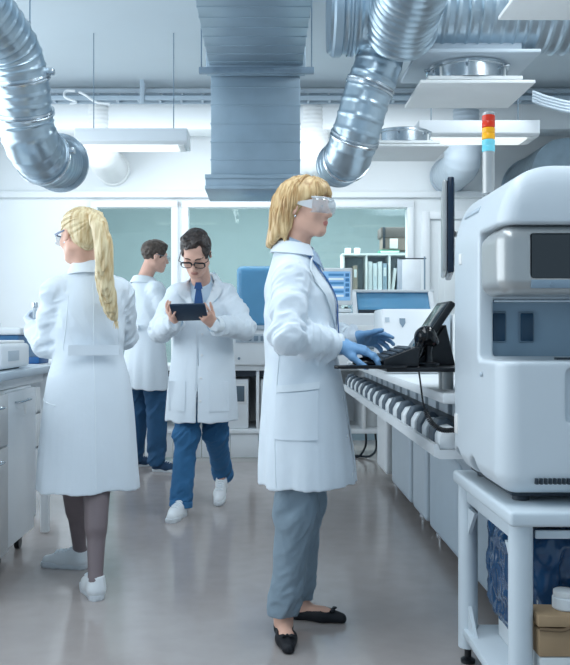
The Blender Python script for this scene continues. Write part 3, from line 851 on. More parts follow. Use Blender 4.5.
    for sx in (1, -1):
        q = U.march(np.array([fw(sx*x, .4, z) for x, z in ((.068, 1.45), (.072, 1.39), (.066, 1.33), (.054, 1.26), (.040, 1.19), (.026, 1.12), (.018, 1.08))]), dF)-dF*.013
        q = spline(q, 4); r = np.array([np.cross(dF, unit(b-a)) for a, b in zip(q, q[1:])]+[T[:, 0]])
        lan.sheet(np.stack([q-r*.007, q+r*.007], 1), .003)
    la = lan.build('lanyard', mat('lanyard_blue', '#2C62A4', .6), t)
    e = q[-1]-dF*.004
    g = Geo().cyl(e+[0, 0, .005], e-[0, 0, .03], .005, n=10).lathe(e-[0, 0, .042], [(.010, -.002), (.010, .002)], 14, dF).tube(e+np.array([[0, 0, -.03], [0.004, -.004, -.055], [0, 0, -.075]]), .003, 6)
    g.build('clip', chrome, la)
    # trousers
    R = Sdf(); kR, kL = knR, knL
    limb(R, [hipR, knR, anR+[0.002, 0, -.005]], [.096, .068, .054], .03)
    limb(R, [hipL, knL, anL+[0, 0, .01]], [.094, .066, .050], .03)
    f4 = sleeve_folds([(hipR, knR, .13, 16), (knR, anR, .10, 20), (hipL, knL, .13, 16), (knL, anL, .10, 20)], .009)
    f5 = drape(.0, .9, .003, 21, (16, 16, 3))
    R.fold(lambda Pp: f4(Pp)+f5(Pp), .03)
    R.inter(lambda Pp: .082-Pp[:, 2], .003)
    sdf_obj('trousers', R, (-.06, 2.98, .06), (.34, 3.46, .72), .0045, slacks_m, t)
    # ballet flats
    for hl, to in ((heelR, toeR), (heelL, toeL)):
        f = unit(to-hl); r = np.cross(f, [0, 0, 1]); L = np.linalg.norm(to-hl); hl = hl-f*.006; u = np.array([0, 0, 1.])
        K = Sdf()
        K.u(cap(hl+f*L*.12+u*.026, hl+f*L*.12+u*.034, .034), .02); K.u(cap(hl+f*L*.14+u*.026, hl+f*L*.62+u*.026, .031, .036), .02)
        K.u(cap(hl+f*L*.62+u*.023, hl+f*L*.95+u*.016, .037, .022), .02)
        K.inter(lambda Pp: .002-Pp[:, 2], .002)
        K.sub(cap(hl+f*L*.16+u*.072, hl+f*L*.66+u*.062, .037, .034), .004)
        V, F = K.mesh(np.minimum(hl, to)-.06, np.maximum(hl, to)+[.06, .06, .12], .004)
        fo = link_mesh('shoe', V, F, flat_m, t, True, 180)
        b = hl+f*L*.80+u*.049
        g = Geo()
        for sg in (-1, 1):
            g.tube([b, b+r*sg*.016+f*.004+u*.003, b+r*sg*.032-f*.002], [.004, .010, .006], 8, flat=.5)
        g.ball(b+u*.003, (.006, .006, .005), 10); g.build('bow', flat_m, fo)
    # gloves
    for hp, W, f, nm in ((hR, wrR, fR, 0), (hL, wrL, fL, 1)):
        K = Sdf()
        for fn, k in hp: K.u((lambda g: (lambda Pp: g(Pp)-.0022))(fn), k)
        K.u(cap(W-f*.030, W+f*.03, .029, .026), .010)
        nz = lambda Pp, W=W, f=f: .0022*vnoise(np.stack([(Pp-W)@f*95, Pp[:, 2]*26, Pp[:, 1]*26], 1), 8)
        K.fold(nz, .003)
        V, F = K.mesh(W-.09, W+[.26, .10, .12], .0036); go = link_mesh('glove', V, F, glove_m, t, True, 180)
        Geo().lathe(W-f*.030, [(.029, 0), (.0315, .002), (.0315, .006), (.029, .008)], 24, f).build('glove_cuff', glove_m, go)
    # hair
    A = Sdf(); X = lambda fn: xf(fn, hd, H, hs)
    A.u(X(ell((0, -.014, .034), (.086, .108, .091))), .02)
    A.u(X(ell((.0, .040, .060), (.069, .060, .052))), .03)
    for x in (-1, 1):
        A.u(X(cap((x*.062, -.040, .0), (x*.068, -.062, -.105), .034, .020)), .035)
        A.u(X(cap((x*.050, -.088, -.04), (x*.058, -.118, -.150), .034, .012)), .03)
        A.u(X(cap((x*.066, -.075, -.05), (x*.078, -.098, -.145), .024, .008)), .025)
        A.u(X(cap((x*.066, -.045, -.07), (x*.066, -.052, -.150), .020, .006)), .02)
    A.u(X(cap((0, -.090, -.0), (0, -.122, -.135), .044, .018)), .05)
    A.u(X(cap((.02, -.10, -.08), (.03, -.136, -.160), .024, .007)), .03)
    A.sub(X(ell((0, .085, -.040), (.120, .076, .090))), .012); A.sub(X(ell((0, .04, -.115), (.052, .095, .075))), .015)
    for x in (-1, 1): A.sub(X(ell((x*.080, .026, -.036), (.028, .030, .036))), .008)
    gr = lambda Pp: .0042*vnoise(np.stack([((Pp-hd)@H)[:, 0]*85, ((Pp-hd)@H)[:, 1]*85, ((Pp-hd)@H)[:, 2]*9], 1), 4)+.004*vnoise((Pp-hd)*[28, 28, 5], 6)
    A.fold(gr, .008)
    ho = sdf_obj('hair', A, hd-[.2, .17, .2], hd+[.17, .17, .16], .0036, hair_bob, t)
    rng = np.random.RandomState(3); st = []
    for i in range(150):
        y = -.095+.165*rng.rand(); st.append(hd+H@np.array([.012+.01*rng.randn(), y, .16])*hs)
    st = A.march(np.array(st), -H[:, 2])
    sg = np.where(rng.rand(len(st)) < .62, 1., -1.)
    bk = H[:, 1]*-1
    def dfn(p, i):
        return sg[:, None]*H[:, 0]*(1.0 if i < 6 else .12)+bk*(.30+.04*i*0)[None]*0+H[:, 1]*(.22 if i < 7 else -.34)-np.array([0, 0, 1.])*(.25+.12*i)
    def dfn(p, i):
        q = (p-hd)@H; side = sg[:, None]*H[:, 0]
        fr = np.where(q[:, 1] > .035, .55, -.42)[:, None]*H[:, 1]
        return side*max(0., 1.0-.12*i)+fr*(1 if i < 8 else .5)-np.array([0, 0, 1.])*(.2+.13*i)
    strands(A, st, dfn, 22, .0105, .0016, .0030, 5, .10).build('hair_strands', hair_bob, ho)
    # goggles
    temple_m = thin_glass('goggle_temple', '#E6EEF2', .08, .1, .45)
    q = lambda x, y, z: hd+H@np.array([x, y, z])*hs
    g = Geo(); rows = []
    for a in np.linspace(-88, 88, 26):
        r = math.radians(a); x = .078*math.sin(r); y = .062+.062*math.cos(r)**.8 if abs(a) < 89 else .062
        rows.append([q(x*.96, y-.008, .030), q(x, y, .018), q(x*1.01, y+.002, -.004), q(x*.98, y-.002, -.022), q(x*.90, y-.012, -.030)])
    gg = g.sheet(rows, .0022).build('safety_goggles', glass_goggle, t)
    g = Geo(); rows = np.array(rows); g.tube(rows[:, 0], .0034, 8); g.build('frame', temple_m, gg)
    g = Geo()
    for x in (-1, 1):
        g.mi = 0; g.sheet([[q(x*.079, .066, .020), q(x*.080, .066, -.018)], [q(x*.083, .035, .016), q(x*.083, .035, -.010)], [q(x*.084, -.002, .010), q(x*.084, -.002, .002)]], .003)
        g.build('temple', temple_m, gg); g = Geo()
    Geo().ball(q(.0805, -.006, -.047), .0042*1.2, 10).build('earring', chrome, t)
    g = Geo()
    for x in (-1, 1):
        pts = B.march(np.array([q(x*a, .2, b) for a, b in ((.014, .020), (.026, .026), (.040, .025), (.05, .018))]), -H[:, 1]); g.tube(pts, [.002, .0028, .0022, .001], 6)
        g.build('eyebrow', mat('fair_brow', '#9C7A55', .7), t); g = Geo()
    return t
woman_at_track()
# ================================================================== MAN WITH THE TABLET (walking towards the viewer)
def coat_shell(C, TX, keys, arms, rad, k=.03):
    C.u(TX(stack(keys)), .03)
    mid = (np.asarray(arms[0][0])+arms[1][0])/2
    for sh, el, wr in arms:
        limb(C, [sh, (np.asarray(sh)+el)/2, el, (el+np.asarray(wr))/2, wr-unit(wr-el)*.012], rad, k)
        C.u(cap(mid+(sh-mid)*.34+[0, 0, .055], sh+(mid-sh)*.06-[0, 0, .004], .046, .050), .045)

def cuffs(parent, arms, r=.045):
    for el, wr in arms:
        d = unit(wr-el); Geo().lathe(wr-d*.038, [(r, -.004), (r+.0015, 0), (r+.0005, .035), (r-.002, .037), (r-.007, .03)], 24, d).build('cuff', coat_trim, parent)

def back_collar(fw, parent, z0, rx, ry, cy, span=128, rise=.040, out=.036, m=coat_trim):
    G = Geo(); rows = []
    for a in np.linspace(-span, span, 30):
        r = math.radians(a); d = np.array([math.sin(r), -math.cos(r), 0]); c = np.array([0, cy, 0]); fall = .012*(1-math.cos(r))
        rows.append([fw(*(c+d*[rx, ry, 1]+[0, 0, z0-fall*.8])), fw(*(c+d*[rx+.002, ry+.002, 1]+[0, 0, z0+rise-fall])), fw(*(c+d*[rx+.014, ry+.014, 1]+[0, 0, z0+rise-.006-fall])), fw(*(c+d*[rx+.010+out, ry+.008+out, 1]+[0, 0, z0-.018-fall]))])
    G.sheet(rows, .005); G.build('collar', m, parent)

def man_with_tablet():
    O = np.array([-.395, 5.42, 0.])
    t = thing('person', 'walking man in glasses, navy tie, white coat and jeans reading a black tablet', 'person', O)
    T = frame((-.10, -.995, 0))
    hd = P(196, 253, 5.20); hs = 1.12; H = head_frame((-.14, -.99, 0), -42, -3)
    nb = np.array([-.405, 5.36, 1.475])
    shR, shL = np.array([-.550, 5.36, 1.385]), np.array([-.240, 5.38, 1.385])
    elR, elL = np.array([-.650, 5.30, 1.150]), np.array([-.128, 5.30, 1.160])
    wrR, wrL = np.array([-.535, 5.10, 1.205]), np.array([-.305, 5.09, 1.185])
    hipR, hipL = np.array([-.475, 5.40, .92]), np.array([-.31, 5.44, .92])
    knR, knL = np.array([-.49, 5.31, .50]), np.array([-.32, 5.46, .49])
    heelR, toeR = np.array([-.510, 5.32, .0]), np.array([-.575, 5.055, .0])
    heelL, toeL = np.array([-.290, 5.79, .08]), np.array([-.305, 5.54, .0])
    anR = heelR+[-.01, -.035, .09]; anL = heelL+[0, -.01, .085]
    tc = np.array([-.445, 4.99, 1.262]); TR = frame((-.12, -.90, -.42))          # tablet centre, screen faces the man
    TX = lambda fn: xf(fn, O, T); fw = lambda x, y, z: O+T@np.array([x, y, z])
    tn = unit([0.05, .62, .78]); tu = unit(np.array([.06, -.8, .64])-tn*np.dot([.06, -.8, .64], tn)); tr = np.cross(tu, tn)
    tilt = math.radians(-9); tr, tu = tr*math.cos(tilt)+tu*math.sin(tilt), tu*math.cos(tilt)-tr*math.sin(tilt)
    lc, rc = tc-tr*.0, tc
    B = Sdf()
    B.u(TX(stack([(.84, 0, .0, .155, .10), (1.0, 0, .0, .15, .105), (1.2, 0, .0, .16, .11), (1.36, 0, -.01, .17, .10), (1.46, 0, -.02, .08, .06)])), .03)
    for a in ((shR, elR, wrR), (shL, elL, wrL)): limb(B, a, [.052, .042, .031])
    for a in ((hipR, knR, anR), (hipL, knL, anL)): limb(B, a, [.075, .046, .034])
    foot_sdf(B, heelR, toeR, .08, 1.0, .86); foot_sdf(B, heelL, toeL, .08, 1.0, .86)
    eL_, eR_ = tc+tr*.11-tu*.03, tc-tr*.115-tu*.02
    if np.dot(tr, wrL-wrR) < 0: eL_, eR_ = tc-tr*.11-tu*.03, tc+tr*.115-tu*.02
    fLd = unit(eL_+[-.02, 0, .0]-wrL); fRd = unit(eR_+[0.0, 0.01, .0]-wrR)
    hL, _ = hand_prims(wrL+fLd*.01, fLd, (-.35, .75, .45), -1, 1.02, ((20, 35, 25), (24, 40, 28), (28, 44, 30), (32, 46, 30)), 7, (.72, .5, .55), 8)
    hR, _ = hand_prims(wrR+fRd*.01, fRd, (.75, .35, .5), 1, 1.0, ((18, 22, 18), (20, 26, 20), (24, 28, 20), (28, 30, 22)), 6, (.85, .4, .4), 6)
    for fn, k in hL+hR: B.u(fn, k)
    neck_sdf(B, hd, H, hs, nb, .058)
    head_sdf(B, hd, H, hs, True)
    sdf_obj('body', B, (-.82, 4.9, -.01), (.0, 5.98, 1.86), .006, [skin_m, lip_man], t, lambda V, F: lips_idx(V, F, hd, H, hs))
    eyes(t, hd, H, hs, 25)
    S = Sdf(); S.u(TX(stack([(1.18, 0, .0, .14, .09), (1.24, 0, .008, .15, .112), (1.34, 0, .015, .16, .115), (1.43, 0, .0, .12, .09), (1.475, 0, -.01, .078, .074)])), .02)
    so = sdf_obj('shirt', S, (-.65, 5.15, .98), (-.15, 5.65, 1.52), .008, shirt_p, t)
    dF = -T[:, 1]
    for sx in (1, -1):
        g = Geo(); rows = []
        for a in np.linspace(75, 176, 12):
            r = math.radians(a)*sx; d = np.array([math.sin(r), -math.cos(r), 0]); k = (abs(a)-75)/101
            rows.append([fw(*(d*[.066, .070, 1]+[0, -.008, 1.530-.052*k])), fw(*(d*[.076, .082, 1]+[0, -.004, 1.520-.055*k])), fw(*(d*[.086, .104, 1]+[0, 0, 1.475-.075*k]))])
        g.sheet(rows, .004).build('shirt_collar', shirt_p, so)
    X = patch(S, [fw(-.016, .4, 1.45), fw(-.026, .4, 1.41)], [fw(.016, .4, 1.45), fw(.026, .4, 1.41)], dF, 4, 5, .016)
    ti = Geo().sheet(X, .014).build('tie_knot', tie_m, t)
    X = patch(S, [fw(-.015, .4, 1.415), fw(-.026, .4, 1.34), fw(-.028, .4, 1.27)], [fw(.015, .4, 1.415), fw(.026, .4, 1.34), fw(.028, .4, 1.27)], dF, 10, 6, .010)
    Geo().sheet(X, .006).build('necktie', tie_m, t)
    C = Sdf(); arms = ((shR, elR, wrR), (shL, elL, wrL))
    coat_shell(C, TX, [(.585, 0, .035, .232, .205), (.75, 0, .028, .222, .188), (.95, 0, .014, .205, .158), (1.08, 0, .004, .190, .140), (1.22, 0, .004, .195, .140),
                       (1.34, 0, -.004, .180, .130), (1.41, 0, -.014, .135, .108), (1.485, 0, -.022, .080, .078)], arms, [.062, .064, .064, .058, .046])
    f1 = hang_folds(fw(0, 0, 0), 1.05, .6, .012, 6, 12); f2 = sleeve_folds([(shR, elR, .11, 30), (elR, wrR, .10, 36), (shL, elL, .11, 30), (elL, wrL, .10, 36)], .013, 13); f3 = drape(1.0, 1.44, .0085, 19, (8, 8, 6))
    C.fold(lambda Pp: f1(Pp)+f2(Pp)+f3(Pp), .03)
    def slot(Pp):
        q = (Pp-O)@T; wd = np.interp(q[:, 2], [.5, .95, 1.24, 1.29, 1.37, 1.45, 1.55], [.006, .001, .001, .022, .060, .082, .090])
        return np.maximum(np.abs(q[:, 0])-wd, .02-q[:, 1])
    C.sub(slot, .004)
    hol = TX(stack([(.50, 0, .035, .220, .192), (.75, 0, .028, .208, .174), (.80, 0, .02, .14, .10)])); C.sub(lambda Pp: hol(Pp)-f1(Pp), .004)
    sdf_obj('lab_coat', C, (-.82, 4.95, .52), (.04, 5.75, 1.56), .0062, coat_m, t)
    back_collar(fw, t, 1.488, .072, .074, -.012, 132)
    for sx in (1, -1):
        L = [fw(sx*.062, .3, 1.465), fw(sx*.052, .3, 1.37), fw(sx*.006, .3, 1.265)]; Rr = [fw(sx*.120, .3, 1.435), fw(sx*.128, .3, 1.38), fw(sx*.016, .3, 1.262)]
        Geo().sheet(patch(C, L, Rr, dF, 12, 8, .007), .005).build('lapel', coat_trim, t)
        X = patch(C, [fw(sx*.075, .4, .84), fw(sx*.075, .4, .655)], [fw(sx*.19, .4, .84), fw(sx*.19, .4, .655)], dF, 8, 8, .003); Geo().sheet(X, .004).build('pocket', coat_m, t)
    X = patch(C, [fw(.012, .4, 1.18), fw(.012, .4, .60)], [fw(.016, .4, 1.18), fw(.016, .4, .60)], dF, 24, 2, .004); Geo().sheet(X, .003).build('front_placket', coat_trim, t)
    for z in (.72, .86, 1.0, 1.13):
        p = C.march(np.array([fw(-.02, .5, z)]), dF)[0]; Geo().lathe(p, [(.008, 0), (.009, .004), (.006, .005)], 12, -dF).build('button', white_plastic, t)
    cuffs(t, ((elR, wrR), (elL, wrL)), .050)
    for el, wr in ((elR, wrR), (elL, wrL)):
        d = unit(wr-el); Geo().lathe(wr-d*.02, [(.040, 0), (.041, .04), (.037, .045), (.034, .03)], 20, d).build('shirt_cuff', shirt_p, so)
    R = Sdf(); limb(R, [hipR, knR, anR+[0, .01, .02]], [.098, .073, .064], .03); limb(R, [hipL, knL, anL+[0, .0, .035]], [.098, .073, .063], .03)
    f4 = sleeve_folds([(hipR, knR, .15, 18), (knR, anR, .12, 22), (hipL, knL, .15, 18), (knL, anL, .12, 22)], .010, 23); R.fold(f4, .03)
    nR = unit(anR-knR); nL = unit(anL-knL)
    sdf_obj('jeans', R, (-.68, 5.08, .02), (-.16, 5.95, .76), .006, jeans_m, t)
    for kn, an, o in ((knR, anR+[0, .01, .02], .0), (knL, anL+[0, 0, .035], 0)):
        d = unit(an-kn); Geo().lathe(an+d*.035, [(.060, -.02), (.071, -.018), (.073, .0), (.073, .018), (.068, .02), (.058, .01)], 26, d).build('trouser_cuff', jeans_m, t)
    sneaker(t, heelR, toeR, h=.006); sneaker(t, heelL, toeL, h=.006)
    # hair
    A = Sdf(); X = lambda fn: xf(fn, hd, H, hs)
    A.u(X(ell((0, -.014, .034), (.082, .106, .096))), .02)
    A.u(X(ell((-.022, .040, .100), (.034, .034, .022))), .02); A.u(X(ell((.03, .02, .104), (.04, .04, .020))), .02)
    A.sub(X(ell((0, .112, .004), (.092, .080, .092))), .01); A.sub(X(ell((-.040, .086, .088), (.028, .042, .046))), .012); A.sub(X(ell((.060, .082, .072), (.020, .038, .040))), .012)
    A.sub(X(half((0, -.35, 1), -.030)), .02)
    for x in (-1, 1): A.sub(X(ell((x*.082, .0, -.03), (.022, .034, .046))), .006)
    A.fold(lambda Pp: .0055*ridge((Pp-hd)*38, 4), .012)
    ho = sdf_obj('hair', A, hd-[.16, .2, .15], hd+[.16, .2, .2], .005, hair_dark, t)
    q = lambda x, y, z: hd+H@np.array([x, y, z])*hs
    g = Geo(); rm = black_plastic
    for x in (-1, 1):
        a = np.linspace(0, 2*np.pi, 22, endpoint=True); ring = np.array([q(x*.036+.0285*math.copysign(abs(math.cos(b))**.6, math.cos(b)), .108-.006*abs(math.cos(b)), -.004+.017*math.copysign(abs(math.sin(b))**.6, math.sin(b))) for b in a])
        g.tube(ring, np.where(np.sin(a) > -.2, .0052, .0022), 6, False)
        g.tube([q(x*.060, .102, .008), q(x*.079, .085, .009), q(x*.083, .0, .006), q(x*.082, -.03, -.012)], .0026, 6)
    g.tube([q(-.009, .112, .004), q(0, .116, .007), q(.009, .112, .004)], .003, 6)
    gl = g.build('glasses', rm, t)
    for x in (-1, 1):
        Geo().lathe(q(x*.034, .106, -.004), [(.018*hs, 0), (.018*hs, .0012)], 20, H[:, 1]).build('lens', glass_lens, gl)
    for x in (-1, 1):
        pts = B.march(np.array([q(x*a, .2, b) for a, b in ((.012, .021), (.026, .027), (.040, .026), (.052, .018))]), -H[:, 1]); Geo().tube(pts, [.003, .004, .0035, .0015], 6).build('eyebrow', hair_dark, t)
    # tablet: a thing of its own
    tb = thing('tablet', 'black tablet in its cover held up by the man with the navy tie', 'tablet', tc)
    RM = np.stack([tr, tu, tn], 1)
    def tbx(g, x, y, z, b): return g.box((tc[0]+x[0], tc[0]+x[1]), (tc[1]+y[0], tc[1]+y[1]), (tc[2]+z[0], tc[2]+z[1]), b, R=RM, piv=tc)
    tbx(Geo(), (-.105, .105), (-.074, .074), (-.009, .002), .004).build('case', mat('tablet_case', '#20364C', .4, var=.05), tb)
    tbx(Geo(), (-.100, .100), (-.070, .070), (.002, .0045), .001).build('screen', mat('tablet_screen', '#0E1822', .1), tb)
    return t
man_with_tablet()

# ================================================================== WOMAN WITH THE PONYTAIL (seen from behind, left)
def woman_ponytail():
    O = np.array([-.80, 3.86, 0.])
    t = thing('person', 'woman with long blond ponytail in white coat, seen from behind at the left bench', 'person', O)
    T = frame((-.36, .93, 0)); TX = lambda fn: xf(fn, O, T); fw = lambda x, y, z: O+T@np.array([x, y, z])
    hd = P(79, 235, 3.80); hs = .98; H = head_frame((-.70, .72, 0), -8, 3)
    nb = np.array([-.80, 3.86, 1.40])
    shR, shL = fw(.142, -.005, 1.330), fw(-.150, -.005, 1.325)
    elR, elL = np.array([-.672, 4.05, 1.125]), np.array([-.985, 3.86, 1.085])
    wrR, wrL = np.array([-.80, 4.17, 1.10]), np.array([-1.080, 4.00, 1.160])
    hipR, hipL = np.array([-.735, 3.86, .86]), np.array([-.875, 3.93, .86])
    knR, knL = np.array([-.745, 3.77, .45]), np.array([-.905, 4.01, .45])
    heelR, toeR = np.array([-.705, 3.60, .0]), np.array([-.815, 3.84, .0])
    heelL, toeL = np.array([-.855, 4.10, .0]), np.array([-1.105, 4.16, .0])
    anR, anL = heelR+[-.02, .035, .085], heelL+[-.04, .01, .085]
    B = Sdf()
    B.u(TX(stack([(.78, 0, .0, .155, .10), (.92, 0, .0, .165, .11), (1.05, 0, .0, .125, .09), (1.2, 0, .0, .14, .095), (1.31, 0, -.01, .15, .085), (1.39, 0, -.015, .08, .06)])), .03)
    for a in ((shR, elR, wrR), (shL, elL, wrL)): limb(B, a, [.045, .036, .026])
    for a in ((hipR, knR, anR), (hipL, knL, anL)):
        limb(B, a, [.080, .052, .029]); B.u(cap(a[1]+(a[2]-a[1])*.15+[0, -.018, 0], a[1]+(a[2]-a[1])*.42+[0, -.016, 0], .040, .034), .04)
    foot_sdf(B, heelR, toeR, le=.86); foot_sdf(B, heelL, toeL, le=.86)
    fL = unit([-.45, .75, .35]); fR = unit([-.6, .8, .05])
    hL, _ = hand_prims(wrL+fL*.01, fL, (.6, -.1, .5), 1, .95, ((35, 45, 30), (40, 48, 30), (44, 50, 30), (48, 50, 30)), 4, (.7, .4, .6), 10)
    hR, _ = hand_prims(wrR+fR*.01, fR, (-.3, -.2, -1), -1, .95)
    for fn, k in hL+hR: B.u(fn, k)
    neck_sdf(B, hd, H, hs, nb, .050); head_sdf(B, hd, H, hs)
    sdf_obj('body', B, (-1.22, 3.5, -.01), (-.5, 4.4, 1.75), .005, [skin_f, lip_m], t, lambda V, F: lips_idx(V, F, hd, H, hs))
    eyes(t, hd, H, hs)
    K = Sdf()
    for a in ((hipR, knR, anR), (hipL, knL, anL)):
        limb(K, a, [.0815, .0535, .0305]); K.u(cap(a[1]+(a[2]-a[1])*.15+[0, -.018, 0], a[1]+(a[2]-a[1])*.42+[0, -.016, 0], .0415, .0355), .04)
    foot_sdf(K, heelR-[0, 0, 0], toeR, .0765, 1.02, .86); foot_sdf(K, heelL, toeL, .0765, 1.02, .86); K.inter(lambda Pp: .02-Pp[:, 2], .004)
    sdf_obj('tights', K, (-1.2, 3.5, .0), (-.55, 4.3, .95), .005, tights_m, t)
    C = Sdf(); arms = ((shR, elR, wrR), (shL, elL, wrL))
    coat_shell(C, TX, [(.435, 0, .01, .238, .205), (.60, 0, .008, .224, .188), (.80, 0, .0, .205, .165), (.93, 0, .0, .186, .148), (1.05, 0, .0, .156, .125), (1.18, 0, .0, .165, .125),
                       (1.28, 0, -.006, .155, .118), (1.345, 0, -.014, .118, .098), (1.435, 0, -.02, .070, .072)], arms, [.056, .057, .058, .054, .042])
    f1 = hang_folds(fw(0, 0, 0), 1.0, .45, .016, 5, 32); f2 = sleeve_folds([(shR, elR, .10, 30), (elR, wrR, .09, 36), (shL, elL, .10, 30), (elL, wrL, .09, 36)], .012, 33); f3 = drape(1.0, 1.36, .0075, 39, (9, 9, 5))
    C.fold(lambda Pp: f1(Pp)+f2(Pp)+f3(Pp), .03)
    hol = TX(stack([(.38, 0, .01, .226, .193), (.60, 0, .008, .211, .175), (.68, 0, 0, .15, .12)])); C.sub(lambda Pp: hol(Pp)-f1(Pp), .004)
    sdf_obj('lab_coat', C, (-1.22, 3.52, .40), (-.45, 4.4, 1.46), .0052, coat_m, t)
    back_collar(fw, t, 1.425, .064, .064, -.012, 135, .040, .030)
    cuffs(t, ((elR, wrR), (elL, wrL)), .046)
    dB = T[:, 1]
    # half belt, its buttons, centre seam and back vent
    X = patch(C, [fw(-.115, -.4, 1.085), fw(-.115, -.4, 1.040)], [fw(.105, -.4, 1.085), fw(.105, -.4, 1.040)], dB, 4, 18, .006); be = Geo().sheet(X, .006).build('half_belt', coat_m, t)
    for x in (.092, -.10):
        p = C.march(np.array([fw(x, -.5, 1.062)]), dB)[0]; Geo().lathe(p-dB*.010, [(.009, 0), (.010, .004), (.006, .005)], 12, -dB).build('button', white_plastic, be)
    for x0, x1 in ((.0, .0), (-.125, -.105), (.125, .105)):
        z0, z1 = (.46, 1.36) if x0 == 0 else (1.06, 1.30)
        q = C.march(np.array([fw(x0+(x1-x0)*k, -.5, z0+(z1-z0)*k) for k in np.linspace(0, 1, 26)]), dB); Geo().tube(q, .0024, 6).build('seam', coat_trim, t)
    q = C.march(np.array([fw(-.5, y, z) for y, z in ((-.10, .82), (-.05, .83), (0, .838), (.05, .842))]), T[:, 0]); Geo().tube(q, .004, 6).build('pocket_welt', coat_trim, t)
    for W, f, hp in ((wrL, fL, hL), (wrR, fR, hR)):
        K = Sdf()
        for fn, k in hp: K.u((lambda g: (lambda Pp: g(Pp)-.0025))(fn), k)
        K.u(cap(W-f*.03, W+f*.03, .032, .027), .012)
        V, F = K.mesh(W-.16, W+.24, .005); link_mesh('glove', V, F, glove_w, t, True, 180)
    sneaker(t, heelR, toeR, h=.005, lace=True); sneaker(t, heelL, toeL, h=.005)
    # hair drawn back to a ponytail
    A = Sdf(); X = lambda fn: xf(fn, hd, H, hs)
    A.u(X(ell((0, -.014, .034), (.080, .105, .092))), .02); A.u(X(ell((0, -.07, .045), (.062, .052, .060))), .03)
    A.u(X(ell((0, -.060, -.030), (.056, .048, .055))), .03)
    A.sub(X(ell((0, .085, -.045), (.115, .082, .090))), .010); A.sub(X(ell((0, .05, -.130), (.09, .11, .07))), .012)
    for x in (-1, 1): A.sub(X(ell((x*.08, .0, -.035), (.026, .036, .042))), .008)
    tie = hd+H@np.array([0.012, -.122, .062])*hs
    kn = np.stack([H[:, 0], H[:, 1], H[:, 2]], 1)
    A.fold(lambda Pp: .0026*vnoise(np.stack([np.arctan2((Pp-tie)@H[:, 0], (Pp-tie)@H[:, 2])*14, np.linalg.norm(Pp-tie, axis=1)*10, 0*Pp[:, 0]], 1), 4), .004)
    ho = sdf_obj('hair', A, hd-[.2, .17, .17], hd+[.17, .17, .17], .0042, hair_pony, t)
    pts = [tie, P(97, 219, 3.60), P(102, 236, 3.57), P(104, 256, 3.58), P(105, 276, 3.60), P(108, 296, 3.63), P(112, 311, 3.66), P(116, 321, 3.68)]
    pts = spline(pts, 4); rad = np.interp(np.linspace(0, 1, len(pts)), [0, .07, .25, .5, .75, .9, 1], [.016, .023, .029, .033, .029, .016, .004])
    Q = Sdf(); limb(Q, list(pts), list(rad), .02)
    Q.fold(lambda Pp: .006*vnoise(np.stack([Pp[:, 0]*75-Pp[:, 2]*14, Pp[:, 1]*75, Pp[:, 2]*5], 1), 6)+.003*vnoise(np.stack([Pp[:, 0]*150, Pp[:, 1]*150, Pp[:, 2]*8], 1), 9), .01)
    po = sdf_obj('ponytail', Q, pts.min(0)-.07, pts.max(0)+.07, .0038, hair_pony, t)
    rng = np.random.RandomState(2); G = Geo()
    for i in range(60):
        a = rng.rand()*2*np.pi; rr = .80+.28*rng.rand(); u = np.array([math.cos(a), math.sin(a)*.8, 0])
        q = pts+u*(rad*rr)[:, None]+rng.randn(3)*.002; e = q[-1]+np.array([.004*rng.randn()+.004, -.004, -.035*rng.rand()]); q = np.vstack([q, e])
        G.tube(q, np.linspace(.0028, .0008, len(q)), 5)
    G.build('hair_strands', hair_pony, po)
    Geo().lathe(tie-H[:, 1]*-.004+[0, 0, .0], [(.020, -.012), (.027, -.008), (.027, .006), (.020, .010)], 20, unit(pts[3]-pts[0])).build('hair_tie', coat_trim, ho)
    st = A.march(np.array([hd+H@np.array([x, .3, z])*hs for x, z in zip(rng.uniform(-.07, .07, 50), rng.uniform(.03, .10, 50))]), -H[:, 1])
    st2 = A.march(np.array([hd+H@np.array([x*.4, y, z])*hs for x, y, z in zip(rng.choice([-1, 1], 60), rng.uniform(-.08, .04, 60), rng.uniform(-.04, .09, 60))]), unit([1, 0, 0]))
    st = np.vstack([st])
    strands(A, st, lambda p, i: (tie-p)/(np.linalg.norm(tie-p, axis=1)[:, None]+1e-6), 18, .010, .0012, .0024, 5, .05).build('hair_strands', hair_pony, ho)
    q = lambda x, y, z: hd+H@np.array([x, y, z])*hs
    g = Geo()
    for x in (-1, 1):
        g.sheet([[q(x*.074, .080, .014), q(x*.074, .080, .000)], [q(x*.083, .04, .012), q(x*.083, .04, .002)], [q(x*.084, -.012, .010), q(x*.084, -.012, .005)]], .003)
    g.tube([q(-.075, .081, .012), q(-.04, .112, .014), q(0, .118, .013), q(.04, .112, .014), q(.075, .081, .012)], .003, 6)
    gl = g.build('safety_glasses', mat('blue_temple', '#274F77', .35), t)
    rows = [[q(.078*math.sin(r), .055+.065*max(0, math.cos(r))**.8, .012), q(.078*math.sin(r), .055+.065*max(0, math.cos(r))**.8, -.03)] for r in np.linspace(-1.4, 1.4, 18)]
    Geo().sheet(rows, .002).build('lens', glass_goggle, gl)
    Geo().ball(q(-.080, -.004, -.046), .004, 8).build('earring', chrome, t)
    # what she holds
    c = wrL+fL*.085+np.array([.022, -.01, .050]); v = thing('sample_tube', 'silver capped sample tube held in the ponytailed woman\'s raised gloved hand', 'sample tube', c-[0, 0, .05])
    Geo().cyl(c-[0, 0, .05], c+[0, 0, .02], .011, n=18).build('tube', mat('clear_plastic', '#C9D5DC', .2, alpha=.6), v); Geo().lathe(c+[0, 0, .018], [(.013, 0), (.0135, .002), (.0135, .022), (.012, .024)], 18).build('tube_cap', chrome, v)
    return t
woman_ponytail()

